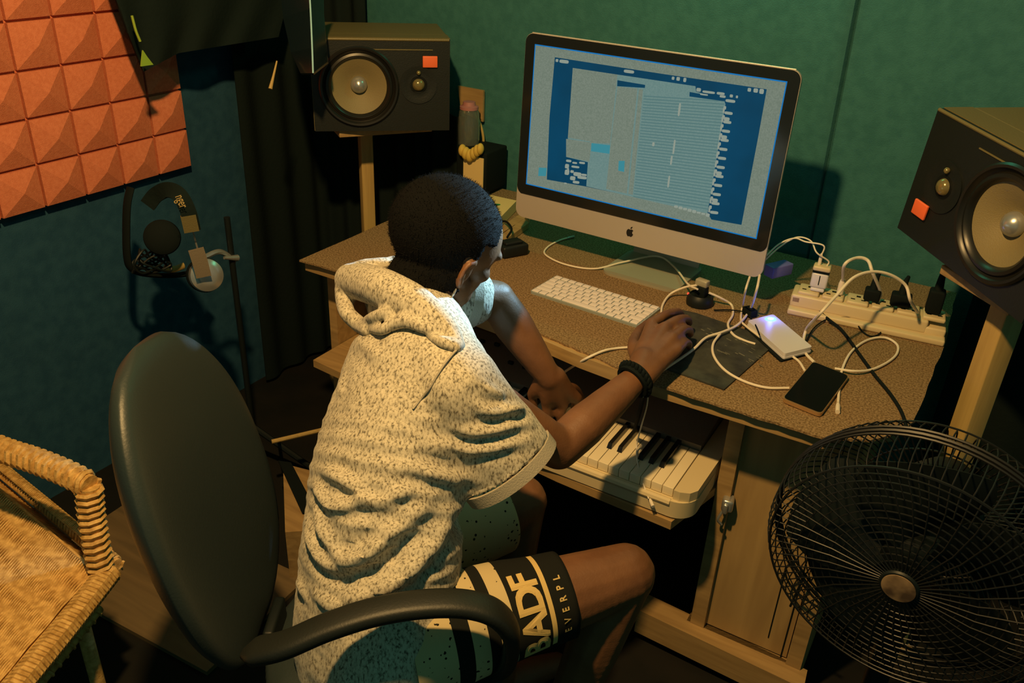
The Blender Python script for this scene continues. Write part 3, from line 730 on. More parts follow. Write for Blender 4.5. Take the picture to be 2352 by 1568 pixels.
cable('charging_cable', 'white cable sweeping over the mouse mat to the left side of the black phone', [T(1655, 765, .012), T(1638, 790, .008), T(1640, 818, .007), T(1665, 850, .006), T(1708, 875), T(1760, 890), T(1812, 891)], .0027, M['cable_w'])
cable('charging_cable', 'short white cable end between the power bank and the phone', [T(1815, 815), T(1835, 830), T(1849, 852)], .0026, M['cable_w'])
cable('monitor_cable', 'white cable dropping from the monitor corner and crossing the mouse mat to the hand', [PD(1745, 632, 1.86), PD(1738, 665, 1.83), T(1722, 712, .01), T(1695, 745, .012), T(1660, 762, .014), T(1622, 775, .012), T(1595, 800, .010), T(1565, 822, .012), T(1530, 845, .012), T(1505, 862, .012)], .0028, M['cable_w'])
cable('monitor_cable', 'thin white cable dropping from the monitor corner to the power bank', [PD(1722, 636, 1.85), PD(1712, 668, 1.82), T(1705, 705, .01), T(1702, 735, .008), T(1715, 750, .007), T(1738, 768, .006), T(1757, 783)], .0024, M['cable_w'])
cable('usb_cable', 'white cable from the round hub bending down towards the mouse mat', [T(1628, 672, .03), T(1655, 684, .02), T(1680, 700), T(1683, 722), T(1672, 745, .006), T(1684, 768, .006), T(1710, 782), T(1735, 790)], .0027, M['cable_w'])
cable('usb_cable', 'white cable running from under the monitor around the front of its foot to the hub', [T(1316, 543), T(1285, 552), T(1257, 568), T(1253, 585), T(1298, 607), T(1365, 617), T(1430, 602, .012), T(1508, 588, .014), T(1548, 612, .014), T(1580, 652, .035), T(1602, 664, .045)], .0024, M['cable_w'], [(T(1318, 543), T(1290, 550), .024, .004)], endm=M['chrome'])
cable('usb_cable', 'white cable leaving the hub to the left and ending behind the keyboard', [T(1600, 655, .045), T(1572, 660, .03), T(1540, 675, .01), T(1522, 700), T(1518, 728)], .0026, M['cable_w'])
cable('mouse_cable', 'white cable hanging from the mouse down over the front edge of the desk', [T(1450, 797), T(1415, 800), T(1385, 806, .006), PZ(1345, 824, DZ-.005), PZ(1310, 845, DZ-.06), PZ(1285, 862, DZ-.13)], .0026, M['cable_w'])
cable('thin_cable', 'thin white cable dangling from the wrist over the piano keys', [PZ(1490, 862, DZ+.02), PZ(1489, 890, DZ-.01), PZ(1486, 930, DZ-.06), PZ(1474, 975, DZ-.12), PZ(1463, 1020, KT+.02), PZ(1464, 1060, KT+.004), PZ(1474, 1100, KT-.010), PZ(1490, 1145, KT-.03)], .0016, M['cable_w'], [(PZ(1500, 1163, KT-.035), PZ(1488, 1135, KT-.03), .020, .0038)])
# black cables
cable('power_cable', 'thick black cable running from the power strip over the felt to the near right corner', [T(1878, 712, .012), T(1905, 735, .01), T(1935, 760, .006), T(1975, 815), T(2008, 860), T(2045, 905), T(2070, 945), T(2083, 985, .006)], .0034, M['black_soft'])
cable('thin_cable', 'thin black cable snaking in front of the power strip', [T(1848, 790), T(1868, 755, .006), T(1895, 735, .006), T(1925, 729, .012), T(1958, 733, .012), T(1982, 762), T(2003, 772), T(2022, 764), T(2024, 745, .01)], .0016, M['black_soft'])
cable('thin_cable', 'thin black cable between the round hub and the power bank', [T(1640, 712), T(1680, 712, .006), T(1712, 718, .006), T(1728, 735, .008), T(1738, 752, .02), T(1744, 768, .024)], .0017, M['black_soft'])
def adapter(x, y, lab, s_=.03):
    c = T(x, y, .009); tag(MB().box(c, (s_*1.2, s_*.8, .018), rotz(-.6), .003).build('cable_adapter', M['black_soft']), lab, 'adapter')
adapter(1882, 706, 'small black adapter lying in front of the left half of the power strip', .034)
adapter(2040, 738, 'small black adapter lying in front of the right half of the power strip')
adapter(1722, 716, 'small black adapter behind the left end of the power bank', .026)

# ================================================================== HUB, POWER BANK, PHONE, MAT, MOUSE
hc = T(1606, 698, .0)
hub = thing('card_reader', 'round black desk gadget with a red light and a tan plug on top', 'gadget', hc)
MB().lathe([(.030, 0), (.031, .010), (.029, .020), (.024, .026), (.022, .022), (0, .018)], hc, Z3, 40).build('bowl', M['black'], hub)
MB().box(hc+V((0, .004, .030)), (.026, .020, .028), rotz(-.2), .004).build('plug_body', M['black_soft'], hub)
MB().box(hc+V((-.002, .006, .051)), (.030, .018, .016), rotz(-.2), .003).build('tan_plug', M['alu_dark'], hub)
MB().ell(hc+V((-.0275, -.006, .021)), (.003, .003, .003)).build('red_light', M['led_red'], hub)
pbq = [T(1717, 737, .016), T(1776, 722, .016), T(1866, 797, .016), T(1802, 813, .016)]
pbk = thing('power_bank', 'white power bank with glowing blue ring button lying on the desk', 'power bank', (pbq[0]+pbq[2])/2-Z3*.016)
def rpoly(q, r=.006):
    out = []
    for i in range(4):
        p, a_, b_ = q[i], q[i-1], q[(i+1) % 4]; u = (a_-p).normalized(); v_ = (b_-p).normalized()
        p0, p1 = p+u*r, p+v_*r
        for k in range(6): t = k/5; out.append(p0*(1-t)**2+p*2*t*(1-t)+p1*t*t)
    return out
MB().prism([p-Z3*.012 for p in rpoly(pbq)], Z3, .013).build('casing', M['pbank'], pbk, angle=50)
MB().prism([p-Z3*.0122 for p in rpoly([q+(q-(pbq[0]+pbq[2])/2)*.012 for q in pbq])], Z3, .004).build('blue_edge', M['pbank'], pbk, angle=50)
lc = T(1770, 733, .017)
MB().lathe([(.0115, 0), (.011, .0012), (.006, .0014)], lc, Z3, 32, sx=1.15, sy=.8).build('light_ring', M['led'], pbk)
MB().lathe([(.006, 0), (.006, .0016), (0, .002)], lc, Z3, 24, sx=1.15, sy=.8).build('light_core', M['led_core'], pbk)
lamp('power_bank_light', 'POINT', tuple(lc+Z3*.012), .06, (.10, .16, 1.0), .006)
cs = [p-Z3*.0155-(pbq[1]-pbq[0]).normalized()*.005-Y3*.006 for p in pbq]
tag(MB().prism(rpoly(cs), Z3, .0035).build('phone_case', M['black_soft'], angle=50), 'flat black case peeking out under the white power bank', 'case')
phq = [T(1868, 829, .010), T(1951, 862, .010), T(1886, 950, .010), T(1797, 914, .010)]
phn = thing('smartphone', 'black smartphone with gold edge lying face up near the desk edge', 'phone', (phq[0]+phq[2])/2-Z3*.01)
MB().prism([p-Z3*.008 for p in rpoly(phq, .010)], Z3, .0075).build('gold_frame', M['gold'], phn, angle=50)
MB().prism([p-Z3*.0006+((phq[0]+phq[2])/2-p)*.03 for p in rpoly(phq, .010)], Z3, .0012).build('glass_front', M['screen_black'], phn, angle=50)
mq = [T(1555, 712, .0), T(1600, 722, 0), T(1755, 775, 0), T(1768, 803, 0), T(1663, 897, 0), T(1500, 838, 0)]
pad = MB().prism([p+Z3*.0002 for p in mq], Z3, .0035).build('mouse_mat', M['mousepad'], smooth=False); tag(pad, 'dark printed mouse mat under the right hand', 'mouse mat')
mb = MB(); rr_ = random.Random(5)
for k in range(26):
    u, v_ = rr_.random(), rr_.random(); x_ = 1608+u*130+v_*20; y_ = 745+u*45+v_*55
    p = PZ(x_, y_, DZ+.0039); L_ = rr_.uniform(.006, .018); W_ = rr_.uniform(.001, .003)
    d = V((.85, -.35, 0)).normalized(); nn_ = V((-d.y, d.x, 0)); mb.prism([p-d*L_/2-nn_*W_/2, p+d*L_/2-nn_*W_/2, p+d*L_/2+nn_*W_/2, p-d*L_/2+nn_*W_/2], Z3, .0002)
o_ = mb.build('printed_marks', M['print'], pad, smooth=False); o_['kind'] = 'stuff'

# ================================================================== THINGS BEHIND, LEFT OF THE MONITOR
# dark box tower with jar
bx = PY(1088, 372, 2.12)
tw_ = thing('storage_box', 'tall black box standing on the desk between left speaker and monitor', 'box', (-1.33, 2.13, DZ))
b0 = PY(1048, 345, 2.09); b1 = PY(1118, 345, 2.09)
MB().box(((b0.x+b1.x)/2, 2.15, (DZ+b1.z-.01)/2+.005), (b1.x-b0.x, .12, b1.z-.02-DZ), None, .006).build('body', M['black_soft'], tw_)
ztw = b1.z-.015
MB().box(((b0.x+b1.x)/2+.01, 2.088, DZ+.07), (.07, .003, .10)).build('pale_label', M['card'], tw_, smooth=False)
c1 = PY(1072, 328, 2.14); 
jb = V((c1.x, 2.15, ztw)); jz = PY(1074, 245, 2.15).z
jar = thing('glass_jar', 'clear glass jar with a pink lid beside the left speaker', 'jar', jb)
hj = max(.07, jz-ztw)
MB().lathe([(.028, .0), (.032, .004), (.033, hj*.5), (.030, hj*.88), (.026, hj*.95), (.0245, hj*.95), (.028, hj*.86), (.031, hj*.5), (.030, .007), (0, .007)], jb, Z3, 32).build('glass_body', M['glass'], jar)
MB().lathe([(.028, hj*.95), (.028, hj*1.02), (.020, hj*1.05), (.018, hj*1.14), (0, hj*1.15)], jb, Z3, 32).build('lid', M['pink'], jar)
gp = thing('gold_cord', 'thin golden cord hanging in a curve beside the glass jar', 'cord', jb+V((.05, .02, 0)))
MB().tube([PY(1092, 262, 2.20), PY(1103, 285, 2.20), PY(1110, 315, 2.20), PY(1110, 348, 2.20)], .004, 8).build('cord', M['strap_gold'], gp)
mb = MB()
for x, y, r in ((1062, 345, .014), (1070, 352, .015), (1079, 357, .015), (1088, 352, .014), (1096, 346, .014), (1103, 342, .013)):
    p = PY(x, y, 2.075); mb.ell(p, (r*.8, r, r*1.3))
tag(mb.build('work_gloves', M['yellow']), 'bunched yellow rubber glove lying in front of the glass jar', 'glove')
pl = [PY(1051, 197, WY-.02), PY(1110, 208, WY-.02), PY(1109, 280, WY-.02), PY(1060, 262, WY-.02)]
tag(MB().prism(pl, V((0, 1, 0)), .008).build('wall_plate', M['wood'], smooth=False), 'tan board fixed to the green wall behind the jar', 'board')
pr_ = MB(); cq = [T(1122, 448, .03), T(1187, 462, .03), T(1150, 500, .03), T(1120, 492, .03)]
bxk = thing('small_carton', 'pale yellow carton with a green oval left of the monitor', 'carton', (cq[0]+cq[2])/2-Z3*.03)
MB().prism([p-Z3*.028 for p in cq], Z3, .03).build('carton', M['card'], bxk, smooth=False)
gq = T(1140, 470, .0325); MB().lathe([(.012, 0), (.012, .0006), (0, .0007)], gq, Z3, 24, sy=.6).build('green_oval', M['green'], bxk)
bd = [T(1150, 520, .02), T(1195, 492, .02), T(1215, 510, .02), T(1150, 556, .02)]
for k in range(2):
    off = (bd[1]-bd[2])*(.55*k-.1)
    tag(MB().prism([p-Z3*(.018)+(bd[0]-bd[3])*.5*k for p in (bd[0].lerp(bd[3], .45), bd[1].lerp(bd[2], .45), bd[2], bd[3])], Z3, .016).build('wooden_strip', M['wood'], smooth=False), ('nearer' if k == 0 else 'farther')+' of two wooden strips lying left of the monitor', 'wooden strip')
ab = T(1175, 570, .016)
tag(MB().box(ab, (.05, .075, .030), rotz(-.5), .006).box(ab+V((0, 0, .018)), (.03, .05, .008), rotz(-.5), .003).build('power_adapter', M['black']), 'black power adapter lying left of the monitor foot', 'adapter')
cable('thin_cable', 'black cable curling behind the head from the power adapter', [T(1165, 545, .03), T(1175, 525, .04), T(1160, 508, .03), T(1140, 515, .01)], .003, M['black_soft'])
tag(MB().tube([T(1128, 592, .008), T(1156, 573, .010)], .0045, 10, smooth=False).build('red_marker', M['red']), 'red pen tip sticking out beside the face', 'pen')

# ================================================================== HEADPHONES and things on the left wall
def HX(x, y, xx=-1.62): return PX(x, y, xx)
hp = thing('headphones', 'black and silver headphones hanging by the headband below the orange foam', 'headphones', HX(440, 560))
toC = (CAM-HX(440, 560)).normalized()
mb = MB()
bandp = [HX(340, 470, -1.72), HX(358, 448, -1.70), HX(385, 436, -1.66), HX(412, 448, -1.62), HX(432, 485, -1.60), HX(443, 528, -1.60)]
pts, _ = catmull(bandp, [1]*6, 8)
wdir = IR*.95+toC*.1
def strap(pts, wd, th, nm, m_, par):
    mb = MB(); vs = []; fs = []
    for i, p in enumerate(pts):
        t = (pts[min(i+1, len(pts)-1)]-pts[max(i-1, 0)]).normalized(); n_ = toC-t*toC.dot(t); n_.normalize(); w_ = t.cross(n_).normalized()
        for a_, b_ in ((-1, -1), (1, -1), (1, 1), (-1, 1)): vs.append(p+w_*a_*wd/2+n_*b_*th/2)
    for i in range(len(pts)-1):
        for k in range(4): fs.append((i*4+k, i*4+(k+1) % 4, i*4+4+(k+1) % 4, i*4+4+k))
    fs += [(0,1,2,3), tuple(len(pts)*4-4+k for k in range(4))]
    mb.add(vs, fs); return mb.build(nm, m_, par, angle=50)
hb = strap(pts, .036, .012, 'headband', M['hanging'], hp)
strap([HX(432, 495, -1.597), HX(440, 530, -1.597)], .034, .016, 'hinge_block', M['cabinet'], hp)
strap([HX(443, 530), HX(452, 565), HX(458, 585)], .004, .004, 'slider', M['chrome'], hp)
yk = strap([HX(450, 572, -1.60), HX(459, 600, -1.597), HX(468, 635, -1.597)], .036, .006, 'yoke', M['panel'], hp)
cupc = HX(475, 632, -1.62); cax = (toC+IR*.25).normalized()
MB().lathe([(.0, .012), (.020, .013), (.030, .010), (.040, .004), (.042, -.008), (.038, -.014)], cupc, cax, 40).build('ear_cup', M['chrome'], hp)
MB().lathe([(.038, -.012), (.044, -.018), (.043, -.034), (.030, -.038), (0, -.038)], cupc, cax, 40).build('ear_pad', M['black_soft'], hp)
c2 = HX(372, 545, -1.72); MB().lathe([(0, .01), (.03, .01), (.042, .0), (.044, -.02), (.03, -.03), (0, -.03)], c2, toC, 40).build('ear_cup', M['black_soft'], hp)
# lettering on the headband
vs, fs = text_mesh('nger', .030)
o0 = HX(402, 452, -1.60)+toC*.016; td = (HX(421, 482, -1.60)-HX(407, 450, -1.60)).normalized(); tn = (-toC+td*toC.dot(td)); tu = td.cross(-toC).normalized()
if tu.dot(IR) < 0: tu = -tu
xs_ = [v.x for v in vs]
mb = MB(); mb.add([o0+td*(v.x*.62)+tu*(v.y*1.0) for v in vs], fs); mb.build('lettering', M['text'], hp, smooth=False)
# loop of strap with tangled cable
lp = [HX(x, y, -1.80) for x, y in ((300, 430), (292, 470), (290, 530), (292, 590), (302, 618), (335, 630), (400, 632), (452, 622), (470, 600))]
tag(MB().tube(lp, .013, 8, flat=(1, .5)).build('hanging_strap', M['black_soft']), 'thick black strap hanging in a square loop under the orange foam', 'strap')
tg = []
for k in range(46):
    a_ = k*.9; tg.append(HX(350+38*math.sin(a_*1.0)+10*math.sin(a_*2.3), 600+22*math.cos(a_*1.31)+6*math.sin(a_*3.1), -1.76+.03*math.sin(a_*.7)))
tag(MB().tube(tg, .0028, 6).build('cable_tangle', M['black']), 'tangle of thin black cable hanging inside the strap loop', 'cable')
tag(MB().tube([HX(378, 615, -1.77), HX(400, 618, -1.77), HX(422, 610, -1.77)], .009, 8, flat=(1, .5)).build('brass_bar', M['strap_gold']), 'short golden strip at the bottom of the strap loop', 'strip')
# microphone stand that carries them
ms = thing('microphone_stand', 'black microphone stand with wing screw beside the headphones', 'microphone stand', (-1.66, 1.36, 0))
b_ = HX(538, 640, -1.66)
MB().tube([V((b_.x, b_.y, .03)), V((b_.x, b_.y, .80))], .008, 12, smooth=False).build('pole', M['black'], ms)
for k in range(3):
    a_ = 2*PI*k/3+.4; MB().tube([V((b_.x, b_.y, .16)), V((b_.x+.20*math.cos(a_), b_.y+.20*math.sin(a_), .012))], .009, 8, smooth=False).build('leg', M['black'], ms)
MB().tube([HX(470, 590, -1.66), HX(505, 578, -1.66), HX(540, 598, -1.66)], .007, 8).build('clip_arm', M['chrome'], ms)
MB().tube([HX(515, 592, -1.65), HX(545, 592, -1.65)], [.004, .009], 10, smooth=False).build('wing_screw', M['chrome'], ms)
# wall hooks / coat hanging at the top left
coat = thing('hanging_coat', 'black coat hanging at the top left in front of the orange foam', 'coat', (-1.9, 1.55, 1.1))
def drape(pxs_top, pxs_bot, xx, nm, m_, par, depth=.03, nfold=9, rows=10):
    NX = 60; vs = []; fs = []
    for side_ in (0, 1):
        for j in range(rows+1):
            for i in range(NX+1):
                u = i/NX; v_ = j/rows
                def lerp_l(L, u):
                    k = min(int(u*(len(L)-1)), len(L)-2); t = u*(len(L)-1)-k; return (L[k][0]*(1-t)+L[k+1][0]*t, L[k][1]*(1-t)+L[k+1][1]*t)
                a_ = lerp_l(pxs_top, u); b2 = lerp_l(pxs_bot, u); x_ = a_[0]*(1-v_)+b2[0]*v_; y_ = a_[1]*(1-v_)+b2[1]*v_
                off = depth*math.sin(u*nfold*2*PI+1.3*math.sin(v_*3+u*4))*.5*(.4+.6*v_)
                edge = math.sin(PI*min(1, max(0, u)))**.4
                p = PX(x_, y_, xx+off*edge); 
                if side_: p = p+V((-.02, .01, 0))
                vs.append(p)
    q = (rows+1)*(NX+1)
    for s0 in (0, q):
        for j in range(rows):
            for i in range(NX):
                a_ = s0+j*(NX+1)+i; fs.append((a_, a_+1, a_+NX+2, a_+NX+1))
    for i in range(NX):
        for j in (0, rows): a_ = j*(NX+1)+i; fs.append((a_, a_+1, q+a_+1, q+a_))
    for j in range(rows):
        for i in (0, NX): a_ = j*(NX+1)+i; fs.append((a_, a_+NX+1, q+a_+NX+1, q+a_))
    mb = MB(); mb.add(vs, fs); return mb.build(nm, m_, par)
drape([(225, -120), (420, -150), (560, -150), (700, -160)], [(288, 60), (330, 165), (410, 122), (520, 104), (640, 85)], -1.86, 'coat_body', M['hanging'], coat, .020, 4)
MB().tube([PX(303, 36, -1.80), PX(312, 70, -1.80), PX(322, 95, -1.80)], .003, 6).build('green_cord', mat('yellow green trim', (.30, .42, .04), .6), coat)
MB().prism([PX(326, 115, -1.80), PX(336, 130, -1.80), PX(350, 148, -1.80), PX(322, 152, -1.80)], X3, .004).build('green_tab', mat('green tab', (.25, .42, .04), .6), coat, smooth=False)
bag = thing('garment_bag', 'glossy black vinyl sheet hanging left of the left speaker', 'vinyl sheet', (-1.72, 1.62, 1.2))
def BQ(x, y, dd): return PD(x, y, dd)
mb = MB()
lft = [(640, -60), (650, 40), (668, 120), (690, 168)]; mid_ = [(708, -60), (713, 20), (717, 110), (719, 168)]; rgt = [(740, -60), (742, 30), (748, 95), (752, 142)]
for i in range(3):
    for A_, B_, d0, d1 in ((lft, mid_, 2.10, 2.04), (mid_, rgt, 2.04, 2.12)):
        q = [BQ(*A_[i], d0), BQ(*B_[i], d1), BQ(*B_[i+1], d1), BQ(*A_[i+1], d0)]; t_ = _F*.012
        mb.add(q+[p+t_ for p in q], [(0,1,2,3),(7,6,5,4),(0,4,5,1),(1,5,6,2),(2,6,7,3),(3,7,4,0)])
mb.build('sheet', M['vinyl'], bag, angle=20)
MB().tube([BQ(*p, 2.035) for p in mid_], .0022, 6).build('welded_edge', mat('pale blue welded edge', (.35, .62, .72), .3), bag)
tag(MB().tube([BQ(636, 140, 2.1), BQ(628, 175, 2.1), BQ(621, 204, 2.1)], [.002, .003, .005], 8).build('brass_hook', M['strap_gold']), 'small golden hook hanging in the dark beside the left speaker', 'hook')

# black sheets added to stand in for shade in the corner and on the back wall
def shade_sheet(name, label, path, z0, z1):
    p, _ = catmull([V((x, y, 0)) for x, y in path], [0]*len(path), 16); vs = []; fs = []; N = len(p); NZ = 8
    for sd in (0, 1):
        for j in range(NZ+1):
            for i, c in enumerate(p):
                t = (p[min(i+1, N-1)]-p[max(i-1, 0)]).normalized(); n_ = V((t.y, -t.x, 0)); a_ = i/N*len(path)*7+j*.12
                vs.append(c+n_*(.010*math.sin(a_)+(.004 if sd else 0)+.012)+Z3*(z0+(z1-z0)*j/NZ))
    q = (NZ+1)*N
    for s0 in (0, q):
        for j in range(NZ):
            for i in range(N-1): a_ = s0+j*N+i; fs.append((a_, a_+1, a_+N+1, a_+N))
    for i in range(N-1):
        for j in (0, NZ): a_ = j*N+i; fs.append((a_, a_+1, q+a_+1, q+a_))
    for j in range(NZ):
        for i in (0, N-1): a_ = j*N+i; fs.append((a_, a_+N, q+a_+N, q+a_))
    mb = MB(); mb.add(vs, fs); return tag(mb.build(name, M['hanging']), label, 'shade sheet')
shade_sheet('corner_shade_sheet', 'added black sheet standing in for shade in the corner between foam and left speaker', [(-2.005, 1.80), (-2.005, 1.98), (-1.985, 2.12), (-1.90, 2.175), (-1.80, 2.185)], .02, 1.95)
shade_sheet('low_shade_sheet', 'added low black sheet standing in for shade on the back wall beneath the left speaker', [(-1.77, 2.185), (-1.65, 2.19), (-1.55, 2.19), (-1.43, 2.19)], .02, .955)

shade_sheet('low_shade_sheet', 'added low black sheet standing in for shade on the back wall beneath the right speaker', [(.035, 2.19), (.25, 2.20), (.55, 2.20), (.95, 2.20)], .02, .94)
# small things by the desk
dr = PD(1788, 618, 1.99)
tag(MB().box(dr, (.030, .065, .028), rotz(-.5), .003).build('usb_drive', mat('plastic tinted by blue glow', (.14, .15, .50), .4)), 'box-shaped drive coloured as if lit blue, sticking out behind the lower right monitor corner', 'drive')  # blue glow of the power bank is put into the drive's colour
def CB(x, y): return PY(x, y, CY-.045)
cable('thin_cable', 'black cable crossing itself on the cupboard front beside the fan', [CB(1826, 1290), CB(1806, 1303), CB(1806, 1325), CB(1822, 1352), CB(1848, 1374), CB(1880, 1395)], .0024, M['black_soft'])
cable('thin_cable', 'short straight black cable across the crossing loop on the cupboard', [CB(1850, 1318), CB(1832, 1355), CB(1815, 1392)], .0024, M['black_soft'])
wb = thing('wooden_crate', 'yellowish wooden crate on the floor behind the sitter with a black band across', 'crate', PZ(700, 1140, .0))
q = [PZ(650, 1064, .16), PZ(760, 1092, .16), PZ(750, 1215, .16), PZ(655, 1222, .16)]
MB().prism([p-Z3*.15 for p in q], Z3, .15).build('body', M['wood'], wb, smooth=False)
e_ = (q[1]-q[0]).normalized()*.012
MB().prism([PZ(648, 1062, .163)-e_, PZ(660, 1062, .163)+e_, PZ(722, 1182, .163)+e_, PZ(704, 1182, .163)-e_], Z3, .004).build('black_band', M['black_soft'], wb, smooth=False)
tag(MB().tube([PZ(624, 1014, .22), PZ(760, 982, .22)], .006, 8, smooth=False).tube([PZ(640, 1010, .22), PZ(640, 1010, .0)+Y3*.0], .005, 8, smooth=False).build('pale_rod', M['wood_pole']), 'thin pale rod in the dark left of the sitter', 'rod')

# ================================================================== WICKER CHAIR
wz, rz = .38, .575
wA = PZ(232, 1322, wz); wB = PZ(25, 1565, wz); wP = PZ(203, 1112, rz); wL = PZ(0, 1030, rz)
wc = thing('wicker_armchair', 'golden wicker armchair cut off at the lower left corner', 'chair', (-1.5, .5, 0))
e1 = (wB-wA); e1.z = 0; e1.normalize(); e2 = V((-1, .12, 0)).normalized()
LS, WS = .50, .52
def ws(u, v_, h=0): return wA+e1*u+e2*v_+Z3*h
# seat: woven strands
NS = 150
mb = MB()
for k in range(NS):
    v_ = .01+k/NS*(WS-.02)
    pts = []
    for j in range(12):
        u = -.035+j/11*(LS+.01); sag = -.022*math.sin(PI*min(1, max(0, u/LS)))*math.sin(PI*min(1, v_/WS))-(.05*max(0, (-u)/.035) if u < 0 else 0)
        pts.append(ws(u, v_+.004*math.sin(u*9+v_*20), .012+sag+.0016*(1 if (j+k) % 2 else -1)))
    mb.tube(pts, .0021, 5, smooth=False)
sgrid = []
mb.build('seat_weave', M['wicker'], wc)
mb = MB(); vs = []; fs = []
for i in range(21):
    for j in range(21):
        u = i/20*LS; v_ = j/20*WS; sag = -.022*math.sin(PI*u/LS)*math.sin(PI*v_/WS); vs.append(ws(u, v_, .007+sag))
for i in range(20):
    for j in range(20): a_ = i*21+j; fs.append((a_, a_+1, a_+22, a_+21))
mb.add(vs, fs); mb.build('seat_base', M['wicker'], wc)
mb = MB()        # hanging fringe along the back of the seat
for k in range(110):
    v_ = .0+k/110*WS; p = ws(-.038, v_, -.02)
    mb.tube([ws(-.030, v_, .012), ws(-.052, v_+.002, .004), ws(-.060, v_+random.uniform(-.002, .002), -.03-random.random()*.01)], .0019, 5)
mb.build('back_strands', M["wicker"], wc)
def wrapped(pts, r, nm, turns_per_m=115, wrap=1.28, m_=None, gap=False):
    p, rr_ = catmull([V(q) for q in pts], [r]*len(pts), 10)
    mb = MB().tube(p, r, 12, smooth=False); L_ = sum((b-a).length for a, b in zip(p, p[1:])); n_ = int(L_*turns_per_m*8); hel = []
    cum = [0]
    for a, b in zip(p, p[1:]): cum.append(cum[-1]+(b-a).length)
    k = 0
    for i in range(n_):
        s_ = L_*i/n_
        while k < len(p)-2 and cum[k+1] < s_: k += 1
        t = (s_-cum[k])/max(1e-6, cum[k+1]-cum[k]); q = p[k].lerp(p[k+1], t); d = (p[k+1]-p[k]).normalized()
        x_ = d.orthogonal() if abs(d.z) > .9 else d.cross(Z3).normalized(); x_ = (x_-d*x_.dot(d)).normalized(); y_ = d.cross(x_); a_ = 2*PI*i/8
        hel.append(q+(x_*math.cos(a_)+y_*math.sin(a_))*r*wrap*.86)
    mb2 = MB().tube(hel, r*.30, 5, smooth=False)
    o = mb.build(nm, m_ or M['wicker'], wc); mb2.build('wrapping', M['wicker'], o); return o
wrapped([ws(-.02, -.012, .002), ws(.15, -.014, -.004), ws(.34, -.014, -.004), ws(LS, -.01, 0)], .018, 'seat_rim')
wrapped([ws(-.045, -.005, -.01), ws(-.045, WS*.5, -.01), ws(-.045, WS, -.01)], .012, 'seat_rim', 90)
wrapped([wP+Z3*-.005, wP.lerp(wA, .35)+V((-.004, 0, 0)), wP.lerp(wA, .75), wA+V((-.005, .005, -.02))], .019, 'front_post', 70)
wrapped([wP+V((.004, .0, .0)), wP.lerp(wL, .25)+Z3*.006, wP.lerp(wL, .6)+Z3*.006, wL, wL+(wL-wP).normalized()*.25], .019, 'arm_rail', 60)
mb = MB().tube([ws(LS-.02, .0, -.03), V((ws(LS, .0).x, ws(LS, .0).y, .0))], .014, 10, smooth=False); mb.build('leg', M['wicker'], wc)
for u, v_ in ((.05, .05), (LS-.02, WS-.02), (.0, WS-.02)): p = ws(u, v_); MB().tube([p, V((p.x, p.y, 0))], .014, 10, smooth=False).build('leg', M['wicker'], wc)
bp_ = [ws(.0, WS, .02), ws(.0, WS+.03, .2), ws(.0, WS+.06, .42), ws(.25, WS+.08, .5), ws(.5, WS+.06, .42), ws(.5, WS+.02, .0)]
wrapped(bp_, .016, 'back_frame', 60)
wrapped([ws(.03, -.008, -.05), ws(.25, -.006, -.055), ws(LS, -.006, -.05)], .010, 'lower_rim', 50)

# ================================================================== OFFICE CHAIR
cf = V((.86, .51, 0)).normalized(); cr_ = V((.51, -.86, 0)).normalized(); SC = V((-.70, .85, 0))
oc = thing('office_chair', 'black office chair with curved armrest under the sitting person', 'chair', SC)
def oc_(a, b, z_): return SC+cr_*a+cf*b+Z3*z_
mb = MB()
ROC = frame(cr_, cf, Z3)
mb.ell(oc_(0, 0, .375), (.23, .22, .045), ROC, 32, 14); mb.box(oc_(0, 0, .370), (.40, .38, .06), ROC, .025)
bake_remesh(mb, 'seat', .010, 8, .5, M['chair'], oc)
mb = MB(); NU, NV_ = 32, 36; vs = []; fs = []
bb_, bt_ = V((-.900, .735, .40)), V((-1.028, .685, .950))
for sd in (0, 1):
    for i in range(NU+1):
        for j in range(NV_+1):
            u = i/NU*2-1; v_ = j/NV_*2-1
            k = max(0, 1-abs(v_)**2.2)**(1/2.2)
            c_ = bb_.lerp(bt_, (v_+1)/2)+cr_*(u*.215*k)
            th = .042*max(0, 1-abs(u)**2.4)**.5*max(0, 1-abs(v_)**2.4)**.5+.002
            c_ = c_+cf*(.05*u*u*k*k-.025*(1-v_*v_)+(th if sd else -th))
            vs.append(c_)
q = (NU+1)*(NV_+1)
for s0 in (0, q):
    for i in range(NU):
        for j in range(NV_): a_ = s0+i*(NV_+1)+j; fs.append((a_, a_+1, a_+NV_+2, a_+NV_+1))
for i in range(NU):
    for j in (0, NV_): a_ = i*(NV_+1)+j; fs.append((a_, a_+NV_+1, q+a_+NV_+1, q+a_))
for j in range(NV_):
    for i in (0, NU): a_ = i*(NV_+1)+j; fs.append((a_, a_+1, q+a_+1, q+a_))
mb.add(vs, fs); mb.build('backrest', M['chair'], oc, angle=80)
MB().box(oc_(0, -.20, .37), (.09, .02, .14), ROC, .006).box(oc_(0, -.12, .325), (.09, .16, .02), ROC, .006).build('back_bracket', M['black'], oc)
ar = [PZ(560, 1500, .58), PZ(650, 1482, .615), PZ(750, 1440, .64), PZ(860, 1405, .655), PZ(970, 1387, .66), PZ(1070, 1387, .655), PZ(1140, 1410, .635), PZ(1175, 1460, .58), PZ(1160, 1520, .48), PZ(1100, 1540, .38)]
